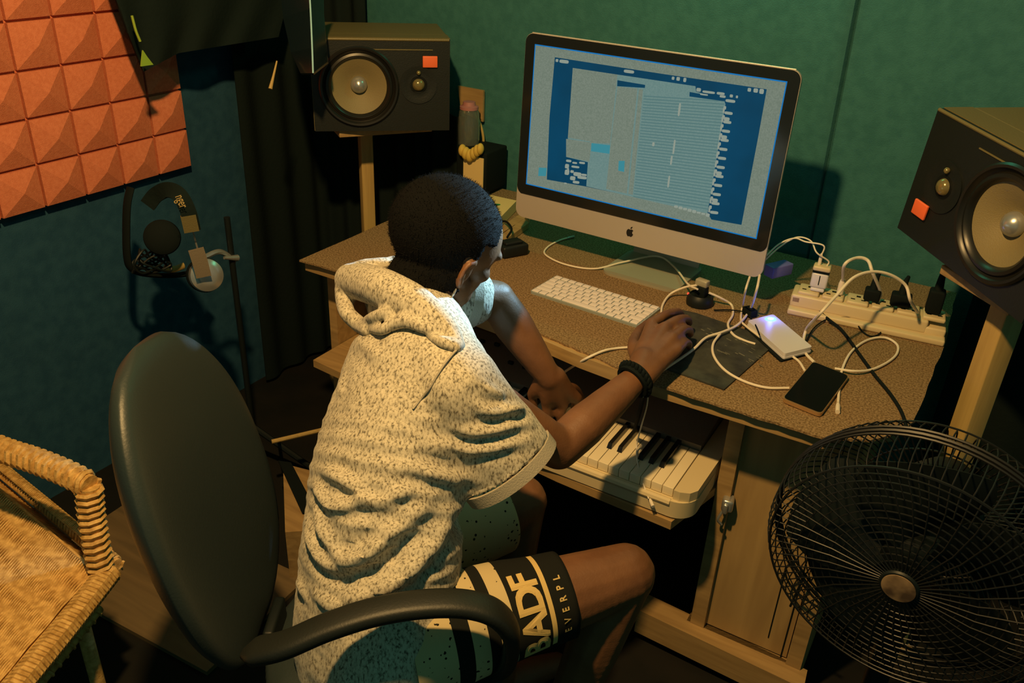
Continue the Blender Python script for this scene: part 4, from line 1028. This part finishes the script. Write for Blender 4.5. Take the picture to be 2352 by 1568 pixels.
def armrest(pts):
    p, _ = catmull(pts, [1]*len(pts), 8); mb = MB(); vs = []; fs = []; K = 16
    for i, c_ in enumerate(p):
        t = (p[min(i+1, len(p)-1)]-p[max(i-1, 0)]).normalized(); side_ = cr_-t*cr_.dot(t); side_.normalize(); n_ = t.cross(side_).normalized()
        e_ = min(1, min(i, len(p)-1-i)/4+.4)
        for k in range(K):
            a_ = 2*PI*k/K; cx_, sx__ = math.cos(a_), math.sin(a_)
            vs.append(c_+side_*(math.copysign(abs(cx_)**.6, cx_)*.024*e_)+n_*(math.copysign(abs(sx__)**.7, sx__)*.013*e_))
    for i in range(len(p)-1):
        for k in range(K): fs.append((i*K+k, i*K+(k+1) % K, (i+1)*K+(k+1) % K, (i+1)*K+k))
    fs += [tuple(range(K)), tuple((len(p)-1)*K+k for k in range(K))]
    mb.add(vs, fs); mb.build('armrest', M['black_arm'], oc, angle=60)
armrest(ar)
def mirror_(p): d = p-SC; return p-cr_*(2*d.dot(cr_))
armrest([mirror_(p)-Z3*.045-cf*.05 for p in ar[1:6]]+[mirror_(ar[5])-Z3*.10-cf*.04, mirror_(ar[5])-Z3*.27-cf*.10])
MB().tube([oc_(0, 0, .36), oc_(0, 0, .12)], [.03, .026], 16, smooth=False).build('gas_column', M['black'], oc)
for k in range(5):
    a_ = 2*PI*k/5+.3; e = oc_(.27*math.cos(a_), .27*math.sin(a_), .075)
    MB().tube([oc_(0, 0, .12), e], [.024, .015], 10, smooth=False).build('base_leg', M['black'], oc)
    MB().lathe([(.0, -.012), (.026, -.010), (.028, 0), (.026, .010), (0, .012)], (e.x, e.y, .028), (math.cos(a_+1), math.sin(a_+1), 0), 20).tube([e+Z3*.0, V((e.x, e.y, .03))], .008, 8, smooth=False).build('castor', M['black_soft'], oc)

# ================================================================== PERSON
ac = V((.755, -.655, 0)).normalized()          # towards the sitter's right
RH, LH = V((-.625, .765, .485)), V((-.775, .895, .485))
RK, LK = V((-.366, 1.095, .522)), V((-.635, 1.195, .495))
RA, LA = V((-.44, 1.00, .09)), V((-.62, 1.12, .09))
SR, SLs = V((-.635, .955, .885)), V((-.895, 1.145, .905))
ER = PD(1283, 1030, 1.47); WR = PZ(1462, 868, .795)
EL = PD(1140, 688, 1.66); WL = PD(1262, 868, 1.70)
NB, HC = V((-.79, 1.065, .945)), V((-.775, 1.127, 1.040))
person = thing('person', 'person with cropped hair in a grey hooded tee and banded shorts, sitting at the desk', 'person', V((-.70, .83, 0)))
def torso(mb, prof, grow=0, n=40):
    ps = [V(p[0]) for p in prof]; c_, _ = catmull(ps, [0]*len(ps), n//(len(ps)-1)); N = len(c_)
    for i, c in enumerate(c_):
        t = (c_[min(i+1, N-1)]-c_[max(i-1, 0)]).normalized(); a_ = (ac-t*ac.dot(t)).normalized(); f_ = t.cross(a_)
        x = i/(N-1)*(len(prof)-1); k = min(int(x), len(prof)-2); u = x-k
        w_ = prof[k][1]*(1-u)+prof[k+1][1]*u; d_ = prof[k][2]*(1-u)+prof[k+1][2]*u
        mb.ell(c, (w_+grow, d_+grow, .035), frame(a_, f_, t), 28, 10)
TP = [((-.705, .835, .455), .135, .105), ((-.710, .850, .55), .145, .105), ((-.730, .90, .66), .130, .092), ((-.750, .965, .77), .150, .100), ((-.765, 1.035, .86), .150, .095), ((-.775, 1.062, .91), .09, .07)]
bm_ = MB()
torso(bm_, TP)
bm_.chain([SR, (SR+SLs)/2+V((0, 0, .01)), SLs], [.052, .07, .052])
bm_.chain([NB-V((0, .0, .03)), NB+V((.0, .015, .03)), HC-V((.0, .02, .04))], [.066, .060, .060])
# head
Fh = V((.40, .80, -.46)).normalized(); Rh = Fh.cross(V((.10, .0, 1))).normalized(); Uh = Rh.cross(Fh).normalized(); RHm = frame(Rh, Fh, Uh)
def h(x, y, z): return HC+Rh*x+Fh*y+Uh*z
def he(x, y, z, a, b, c, rot=None): bm_.ell(h(x, y, z), (a, b, c), RHm if rot is None else RHm@rot, 24, 16)
he(0, -.012, .022, .080, .098, .086); he(0, .030, .015, .070, .068, .075)
he(0, .050, -.035, .056, .045, .060); he(0, .060, -.075, .042, .036, .036); he(0, .078, -.094, .022, .018, .018)
for sgn in (1, -1):
    he(sgn*.044, .060, -.022, .020, .024, .018); he(sgn*.055, .015, -.060, .018, .040, .034); he(sgn*.030, .082, .016, .024, .014, .010)
    # ear
    bm_.tube([h(sgn*.076, .024, -.002), h(sgn*.082, .012, .001), h(sgn*.085, .003, -.008), h(sgn*.083, .003, -.028), h(sgn*.079, .011, -.043), h(sgn*.075, .015, -.048)], [.005, .005, .0045, .0045, .0055, .005], 8)
    he(sgn*.074, .013, -.020, .007, .012, .021)
he(0, .094, -.022, .009, .014, .022); he(0, .102, -.036, .014, .013, .010); he(0, .088, .004, .008, .012, .014)
he(0, .089, -.060, .022, .011, .006); he(0, .086, -.071, .019, .011, .007)
for sgn in (1, -1): he(sgn*.030, .076, .000, .013, .010, .008)
# arms
bm_.chain([SR, SR.lerp(ER, .5), ER], [.052, .043, .037]); bm_.chain([ER, ER.lerp(WR, .3), ER.lerp(WR, .7), WR], [.037, .039, .031, .0245])
bm_.chain([SLs, SLs.lerp(EL, .5), EL], [.052, .045, .038]); bm_.chain([EL, EL.lerp(WL, .3), EL.lerp(WL, .7), WL], [.037, .040, .032, .025])
# legs
for H_, K_, A_ in ((RH, RK, RA), (LH, LK, LA)):
    bm_.chain([H_, H_.lerp(K_, .5), K_+Z3*.0], [.085, .074, .054]); bm_.chain([K_, K_.lerp(A_, .35)-Y3*.012, A_], [.052, .050, .034])
    ft = V((.45, .85, 0)).normalized(); bm_.chain([A_-ft*.03-Z3*.035, A_+ft*.07-Z3*.045, A_+ft*.15-Z3*.058], [.034, .034, .026])
# right hand over the mouse
def Hd(x, y, z): return PZ(x, y, DZ+z)
def finger(mb, pts, r): mb.chain(pts, r, .3)
KN = [Hd(1497, 742, .066), Hd(1527, 752, .070), Hd(1546, 775, .066), Hd(1556, 803, .056)]
bm_.chain([WR, Hd(1478, 828, .052)], [.0245, .026])
for k_, r_ in zip(KN, (.0125, .013, .0125, .0115)):
    bm_.chain([WR.lerp(KN[1], .15)+(k_-KN[1])*.25, WR.lerp(k_, .6), k_], [.022, .017, r_])
bm_.ell(WR.lerp((KN[1]+KN[2])/2, .6)-Z3*.006, (.030, .034, .016))
fing = [([KN[0], Hd(1532, 722, .064), Hd(1557, 716, .040), Hd(1566, 722, .020)], [.0118, .0100, .0088, .0078]),
        ([KN[1], Hd(1558, 734, .068), Hd(1578, 732, .046), Hd(1584, 742, .026)], [.0120, .0102, .0090, .0080]),
        ([KN[2], Hd(1570, 757, .062), Hd(1584, 758, .040), Hd(1586, 768, .022)], [.0115, .0098, .0086, .0076]),
        ([KN[3], Hd(1573, 787, .048), Hd(1583, 790, .028), Hd(1582, 798, .014)], [.0105, .0090, .0078, .0068]),
        ([WR.lerp(KN[0], .30)-Z3*.008, Hd(1455, 795, .038), Hd(1466, 762, .026), Hd(1486, 742, .018)], [.0160, .0130, .0105, .0088])]
for p_, r_ in fing: finger(bm_, p_, r_)
# left hand on the piano keys
def PK(x, y, z): return PZ(x, y, z)
KL = [PK(1228, 925, .655), PK(1252, 945, .655), PK(1285, 947, .652), PK(1318, 935, .648)]       # little ... index
KL = [PD(1222, 905, 1.745), PD(1256, 928, 1.735), PD(1292, 930, 1.74), PD(1325, 915, 1.755)]
for k_, r_ in zip(KL, (.0115, .0125, .013, .0125)): bm_.chain([WL+(k_-KL[1])*.2, WL.lerp(k_, .6), k_], [.022, .018, r_])
tips = [(1240, 985), (1265, 998), (1290, 1000), (1322, 985)]
rL = ([.0105, .0092, .0078], [.0115, .0098, .0085], [.0118, .010, .0086], [.0112, .0098, .0084])
for k_, (tx, ty), r_ in zip(KL, tips, rL):
    tip = PZ(tx, ty, KT+.018); finger(bm_, [k_, k_.lerp(tip, .45)+V((0, -.008, .012)), tip], r_)
bm_.chain([WL.lerp(KL[3], .35)-Z3*.01, PD(1320, 895, 1.79), PZ(1342, 935, KT+.025)], [.015, .0120, .0092])
body = bake_remesh(bm_, 'body', .0042, 5, .5, M['skin'], person)

# hair: close cropped cap with short standing tufts, extended over the nape to darken the shaded neck
mb = MB(); bvh = BVHTree.FromObject(body, bpy.context.evaluated_depsgraph_get())
def in_hair_or_nape_shade(p):
    d = p-HC; x, y, z = d.dot(Rh), d.dot(Fh), d.dot(Uh)
    if abs(x) > .0755 and -.004 < y < .034 and -.06 < z < .008: return False      # ears
    if z < -.175 or y > .085 or d.length > .21: return False
    if z > .035: return y < .050+.30*(z-.035)
    if z > -.02: return y < .022
    if z > -.06: return y < .004 or (abs(x) > .05 and y < .016)
    return y < -.004+(z+.06)*.12
hm = bmesh.new(); hm.from_mesh(body.data); hm.normal_update()
kill = [f for f in hm.faces if not in_hair_or_nape_shade(f.calc_center_median())]
bmesh.ops.delete(hm, geom=kill, context='FACES')
nrm_ = [(v, v.co+v.normal*.0035) for v in hm.verts]
for v, c_ in nrm_: v.co = c_
hme = bpy.data.meshes.new('hair'); hm.to_mesh(hme); hme.materials.clear(); hme.materials.append(M['hair'])
vs = [v.co.copy() for v in hm.verts]; hm.free()
hair = bpy.data.objects.new('hair', hme); COL.objects.link(hair); hme.shade_smooth(); attach(hair, person)
so = hair.modifiers.new('t', 'SOLIDIFY'); so.thickness = .006; so.offset = -1
mb = MB(); cc = h(0, -.005, .02)
for k in range(12000):
    v_ = random.choice(vs)+V((random.uniform(-.003, .003), random.uniform(-.003, .003), random.uniform(-.003, .003))); n_ = (v_-cc).normalized()
    d = (n_+V((random.uniform(-.5, .5), random.uniform(-.5, .5), random.uniform(-.3, .5)))).normalized(); s_ = d.orthogonal().normalized()*.0005; s2 = d.cross(s_).normalized()*.0005
    b_ = v_-n_*.002; L_ = random.uniform(.003, .0055); mb.add([b_+s_, b_-s_*.5+s2, b_-s_*.5-s2, b_+d*L_], [(0, 1, 3), (1, 2, 3), (2, 0, 3)])
o_ = mb.build('hair_stubble', M['hair'], hair, smooth=False); o_['kind'] = 'stuff'
MB().tube([h(.080, .008, -.052), h(.084, .006, -.060), h(.080, .008, -.066), h(.076, .010, -.060)], .0014, 6, closed=True).build('ear_stud', M['chrome'], person)

# ------------------------------------------------------------------ shirt
mb = MB()
ST = [((-.690, .785, .375), .165, .125), ((-.698, .805, .425), .172, .135), ((-.703, .825, .50), .174, .138), ((-.712, .855, .60), .170, .133), ((-.730, .900, .70), .168, .132), ((-.750, .970, .79), .166, .120), ((-.765, 1.030, .865), .158, .108), ((-.778, 1.058, .912), .10, .078)]
torso(mb, ST)
mb.chain([RH+V((-.015, -.01, -.02)), RH+V((-.01, .01, .03)), RH+V((-.02, .04, .10))], [.104, .104, .08])
mb.chain([SR+Z3*.004, (SR+SLs)/2+V((-.005, -.012, .020)), SLs+Z3*.004], [.064, .080, .064])
dS = (ER-SR).normalized()
hA, hB = PD(1256, 990, 1.40), PD(1066, 1140, 1.385)      # the two ends of the sleeve opening
SC_ = (hA+hB)/2; hax = (hA-hB).normalized(); HL = (hA-hB).length/2
sn = (IR*.60+ID*.80+_F*.30); sn = (sn-hax*sn.dot(hax)).normalized(); hb2 = hax.cross(sn).normalized()
RS_ = frame(hax, hb2, sn)
for k in range(15):
    t = k/14; c_ = (SR+V((0, 0, .004))).lerp(SC_+sn*.005, t); mb.ell(c_, (.066+(HL*.99-.066)*t, .066-.004*t, .05), RS_, 28, 12)
SLE = SLs.lerp(EL, .72); mb.chain([SLs, SLs.lerp(SLE, .6), SLE], [.066, .060, .056])
shirt = bake_remesh(mb, 'shirt', .0055, 10, .5, M['shirt'], person)
for v in shirt.data.vertices:        # open the sleeve end
    d = v.co-SC_; q_ = d.dot(sn)
    if q_ > .0 and d.length < .15:
        r_ = math.hypot(d.dot(hax)/HL, d.dot(hb2)/.064); v.co = v.co-sn*(q_-.002)-sn*(.05*max(0, 1-r_**4))
# folds pressed into the jersey: ridge paths laid over the cloth
def fold_paths():
    z7 = lambda x, y: (600+x/2.348, 900+y/2.348)
    z2 = lambda x, y: (700+x/2.412, 350+y/2.412)
    return [([z7(*p) for p in ((350,420),(400,455),(470,500),(560,575),(650,590),(730,560),(800,535))], .010, .009),
     ([z7(*p) for p in ((275,480),(300,540),(345,600),(400,622),(500,605),(560,585))], .010, .009),
     ([z7(*p) for p in ((285,620),(305,700),(345,800),(400,865),(470,893),(560,870),(640,820),(720,760),(800,700),(880,620))], .012, .011),
     ([z7(*p) for p in ((235,690),(260,790),(310,880),(380,935),(460,935),(560,900),(640,860))], .012, .011),
     ([z7(*p) for p in ((300,1100),(390,1150),(520,1110),(640,1060),(760,990),(880,880),(960,780),(1010,680))], .014, .014),
     ([z7(*p) for p in ((180,900),(200,1010),(240,1100))], .008, .010),
     ([z7(*p) for p in ((1150,60),(1200,100),(1290,112),(1360,95),(1410,90))], .009, .008),
     ([z7(*p) for p in ((1040,200),(1150,222),(1260,212),(1350,185),(1450,165))], .009, .008),
     ([z7(*p) for p in ((820,262),(930,290),(1080,305),(1220,310),(1330,290),(1440,260))], .008, .009),
     ([z7(*p) for p in ((790,385),(870,420),(960,455),(1050,480),(1150,480))], .009, .011),
     ([z2(*p) for p in ((1000,1290),(1060,1330),(1110,1345))], .007, .007), ([z2(*p) for p in ((1080,1370),(1150,1420),(1210,1430))], .007, .007),
     ([z2(*p) for p in ((200,930),(215,1010),(230,1100),(250,1200))], .006, .012), ([z2(*p) for p in ((240,960),(290,1030),(370,1100),(430,1150))], .006, .012),
     ([z2(*p) for p in ((180,1150),(200,1250),(190,1350))], .005, .012),
     ([z7(*p) for p in ((860,700),(760,830),(680,930),(560,990))], -.006, .016)]
me = shirt.data; N = len(me.vertices); co = np.empty(N*3); me.vertices.foreach_get('co', co); co = co.reshape(-1, 3)
nr = np.array([v.normal[:] for v in me.vertices])
sb = BVHTree.FromPolygons([tuple(c) for c in co], [tuple(p.vertices) for p in me.polygons])
disp = np.zeros(N)
for path, hgt, wd in fold_paths():
    hits = []
    for q in path:
        d = ray(*q).normalized(); r_ = sb.ray_cast(CAM, d)
        if r_[0] is not None: hits.append(r_[0])
    if len(hits) < 2: continue
    pp, _ = catmull(hits, [0]*len(hits), 10); P_ = np.array([tuple(p) for p in pp])
    dm = np.full(N, 9.)
    ki = np.zeros(N)
    for i, p in enumerate(P_):
        dd = np.linalg.norm(co-p, axis=1); msk = dd < dm; dm[msk] = dd[msk]; ki[msk] = i/(len(P_)-1)
    tap = np.clip(np.sin(PI*np.clip(ki, .02, .98)), 0, 1)**.5
    disp += tap*hgt*(np.exp(-(dm/wd)**2)-.45*np.exp(-((dm-1.9*wd)/wd)**2))
# soft overall drape
def nz(p, f, s_): return np.sin(p[:, 0]*f+s_)*np.sin(p[:, 1]*f*1.2+s_*2)*np.sin(p[:, 2]*f*.8+s_*3)
disp += .0030*nz(co, 34, .5)+.0014*nz(co, 80, 1.7)
co = co+nr*disp[:, None]
me.vertices.foreach_set('co', co.ravel()); me.update()
sm = shirt.modifiers.new('s', 'SMOOTH'); sm.factor = .4; sm.iterations = 2
# sleeve cuff: a band wider than the sleeve end
def ringof(c, t, ra, rb, up_, K=40): 
    x_ = (up_-t*up_.dot(t)).normalized(); y_ = t.cross(x_); return [c+x_*math.cos(2*PI*k/K)*ra+y_*math.sin(2*PI*k/K)*rb for k in range(K)]
def band(c, t, ra, rb, up_, wd, th, nm, m_, par):
    mb = MB(); R_ = [ringof(c-t*wd/2, t, ra, rb, up_), ringof(c+t*wd/2, t, ra, rb, up_), ringof(c+t*wd/2, t, ra-th, rb-th, up_), ringof(c-t*wd/2, t, ra-th, rb-th, up_)]
    K = len(R_[0]); mb.add(sum(R_, []), [(a*K+k, a*K+(k+1) % K, ((a+1) % 4)*K+(k+1) % K, ((a+1) % 4)*K+k) for a in range(4) for k in range(K)])
    return mb.build(nm, m_, par, angle=50)
band(SC_+sn*.010, sn, HL+.002, .0655, hax, .022, .005, 'sleeve_hem', M['rib'], shirt)
band(SLE, (EL-SLs).normalized(), .058, .058, Z3, .018, .006, 'sleeve_hem', M['rib'], shirt)
# shoulder seam
seam = []
for q in ((860,1085),(830,1110),(780,1170),(740,1230),(700,1300),(650,1360),(600,1420)):
    r_ = sb.ray_cast(CAM, ray(700+q[0]/2.412, 350+q[1]/2.412).normalized())
    if r_[0] is not None: seam.append(r_[0]+r_[1]*.002)
if len(seam) > 2: MB().tube(seam, .0020, 6).build('shoulder_seam', M['rib'], shirt)

# hood: soft rolls of jersey around the neck
def z2(x, y): return (700+x/2.412, 350+y/2.412)
def Hq(x, y, d): p = z2(x, y); return PD(p[0], p[1], d)
def Hs(x, y, off=.0):
    p = z2(x, y); r_ = sb.ray_cast(CAM, ray(p[0], p[1]).normalized())
    return PD(p[0], p[1], 1.47) if r_[0] is None else r_[0]-_F*off
mb = MB()
mb.chain([Hq(255, 705, 1.52), Hq(330, 720, 1.475), Hs(450, 760, .018), Hs(590, 828, .008), Hs(700, 905, .002), Hs(785, 985, -.004), Hs(840, 1070, -.006)], [.030, .034, .034, .032, .027, .021, .014])
mb.chain([Hq(255, 668, 1.545), Hq(340, 655, 1.535), Hq(440, 640, 1.53), Hq(505, 622, 1.54)], [.018, .022, .020, .012])
mb.chain([Hq(238, 760, 1.52), Hq(222, 830, 1.50), Hq(240, 895, 1.47), Hs(300, 950, .008), Hs(350, 985, .002)], [.024, .016, .014, .015, .012])
mb.chain([Hs(318, 950, .016), Hs(390, 915, .020), Hs(470, 890, .020), Hs(500, 868, .014)], [.008, .010, .011, .007])
mb.chain([Hs(318, 955, .014), Hs(420, 985, .010), Hs(500, 950, .014), Hs(580, 935, .016), Hs(660, 965, .014), Hs(712, 985, .010)], [.007, .009, .011, .012, .011, .007])
mb.chain([Hq(510, 640, 1.56), Hq(560, 800, 1.50), Hq(680, 900, 1.47)], [.02, .03, .03])
mb.chain([Hs(700, 1020, .0), Hs(770, 1050, .006), Hs(840, 1075, .004)], [.008, .010, .010])
hood = bake_remesh(mb, 'hood', .0038, 4, .5, M['shirt'], shirt)
mb = MB(); mb.tube([Hq(205, 655, 1.515), Hq(280, 648, 1.505), Hq(380, 640, 1.50), Hq(460, 622, 1.50), Hq(515, 605, 1.51), Hq(520, 640, 1.51)], .0045, 8).build('hood_hem', M['rib'], hood)
MB().tube([Hq(850, 1075, 1.45), Hq(890, 1080, 1.45), Hq(930, 1110, 1.46), Hq(965, 1175, 1.47)], .003, 8).build('drawstring', M['rib'], hood)

# ------------------------------------------------------------------ shorts
def leg_tube(Hh, Kk, s0, s1, r0, r1, nm, m_, sag=.004, par=None):
    ax_ = (Kk-Hh).normalized(); cam_p = CAM-(Hh+Kk)/2; cx_ = (cam_p-ax_*cam_p.dot(ax_)).normalized(); wy = ax_.cross(cx_)
    if wy.dot(-ID) < 0: wy = -wy
    mw = frame(cx_, ax_.cross(cx_), ax_).to_4x4(); mw.translation = Hh
    K, NS_ = 56, 36; vs = []; fs = []
    def rad(s_, th): return (r0+(r1-r0)*(s_-s0)/(s1-s0))*(1+.014*math.sin(3*th+s_*18)+.010*math.sin(5*th-s_*31))
    hgrow = 0
    for i in range(NS_+1):
        s_ = s0+(s1-s0)*i/NS_
        for k in range(K):
            th = 2*PI*k/K; r_ = rad(s_, th); p = Hh+ax_*s_+(cx_*math.cos(th)+wy*math.sin(th))*r_; vs.append(mw.inverted()@p)
    for i in range(NS_):
        for k in range(K): fs.append((i*K+k, i*K+(k+1) % K, (i+1)*K+(k+1) % K, (i+1)*K+k))
    fs.append(tuple(range(K))[::-1])
    mb = MB(); mb.add(vs, fs); o = mb.build(nm, m_, None, angle=60)
    o.matrix_world = mw; so = o.modifiers.new('t', 'SOLIDIFY'); so.thickness = .003; so.offset = -1
    if par is not None: o.parent = par; o.matrix_parent_inverse = world_of(par).inverted(); o.matrix_basis = mw
    def surf(s_, th, up_=0): return Hh+ax_*s_+(cx_*math.cos(th)+wy*math.sin(th))*(rad(s_, th)+up_)
    return o, surf
HH = RH+V((.0, .0, .012)); 
rl, surf = leg_tube(RH+V((0, 0, .006)), RK+V((0, 0, .0)), .02, .300, .098, .074, 'shorts_leg', M['shorts_leg'], par=person)
ll, _ = leg_tube(LH+V((0, 0, .010)), LK+V((0, 0, .004)), .02, .27, .098, .085, 'shorts_leg', M['shorts'], par=person)
mb = MB(); mb.ell((RH+LH)/2+V((0, 0, .0)), (.135, .10, .075), frame(ac, Z3.cross(ac), Z3), 28, 14).chain([RH, LH], [.082, .082])
bake_remesh(mb, 'shorts_seat', .008, 5, .5, M['shorts'], person)
# printed lettering: reads up around the thigh
def wrap_text(txt, size, s_base, th0, xs=1, nm='lettering', bold=0):
    vs, fs = text_mesh(txt, size)
    rr_ = .080
    out = []
    for v in vs: out.append(surf(s_base-v.y, th0+(v.x*xs)/rr_, .0012))
    mb = MB(); mb.add(out, fs); return mb
def ltxt(txt, size, s_base, th0, xs, spacing=None, bold=0, nm='lettering'):
    mb = MB(); cur = 0
    for c_ in txt:
        vs, fs = text_mesh(c_, size)
        if not vs: continue
        x0_ = min(v.x for v in vs); x1_ = max(v.x for v in vs)
        offs = [(0, 0)] if not bold else [(a*bold, b*bold) for a in (-1, 0, 1) for b in (-1, 0, 1)]
        for oi, (ox, oy) in enumerate(offs):
            mb.add([surf(s_base-v.y-oy, th0+(cur+(v.x-x0_)*xs+ox)/.080, .0012+oi*.00008) for v in vs], fs)
        cur += (x1_-x0_)*xs+spacing
    return mb.build(nm, M['text'], rl, smooth=False)
ltxt('BADF', .062, .241, -1.12, 1.02, spacing=.002, bold=.0020)
ltxt('EVERPL', .017, .282, -.85, .9, spacing=.0115, bold=.0004)
mb = MB(); vs = []; fs = []
for k in range(41):
    th = -1.1+k/40*2.3; vs += [surf(.248, th, .0012), surf(.2565, th, .0012)]
for k in range(40): fs.append((2*k, 2*k+1, 2*k+3, 2*k+2))
mb.add(vs, fs); mb.build('printed_line', M['text'], rl)

# wrist band and mouse
wd_ = (WR-ER).normalized(); wbc = WR-wd_*.004
t_ = thing('wristband', 'chunky black braided wristband around the right wrist', 'wristband', wbc)
band(wbc, wd_, .034, .034, Z3, .020, .006, 'band', M['black_soft'], t_)
mb = MB()
for k in range(26): a_ = 2*PI*k/26; x_ = (Z3-wd_*Z3.dot(wd_)).normalized(); y_ = wd_.cross(x_); mb.ell(wbc+(x_*math.cos(a_)+y_*math.sin(a_))*.0345, (.0045, .0045, .009), None, 8, 6)
mb.build('braid', M['black_soft'], t_)
tag(MB().tube([WR+V((.020, -.01, -.02)), PZ(1478, 905, DZ-.02), PZ(1468, 950, DZ-.09), PZ(1458, 985, KT+.04)], [.010, .011, .010, .007], 8, flat=(1, .45)).build('hanging_strap', M['black_soft']), 'black strap dangling from the right wrist over the piano keys', 'strap')
mo = MB(); mc = Hd(1545, 768, .0); mo_d = (KN[1]-WR); mo_d.z = 0; mo_d.normalize(); RMo = frame(V((mo_d.y, -mo_d.x, 0)), mo_d, Z3)
mouse = thing('computer_mouse', 'black computer mouse under the right hand on the printed mat', 'mouse', mc)
mo.ell(mc+Z3*.012, (.031, .054, .024), RMo, 32, 16); mo.v = [V((v.x, v.y, max(v.z, DZ+.0042))) for v in mo.v]; mo.build('shell', M['black'], mouse)
MB().lathe([(.0, -.003), (.009, -.003), (.010, 0), (.009, .003), (0, .003)], mc+mo_d*.030+Z3*.030, RMo@X3, 20).build('wheel', M['black_soft'], mouse)
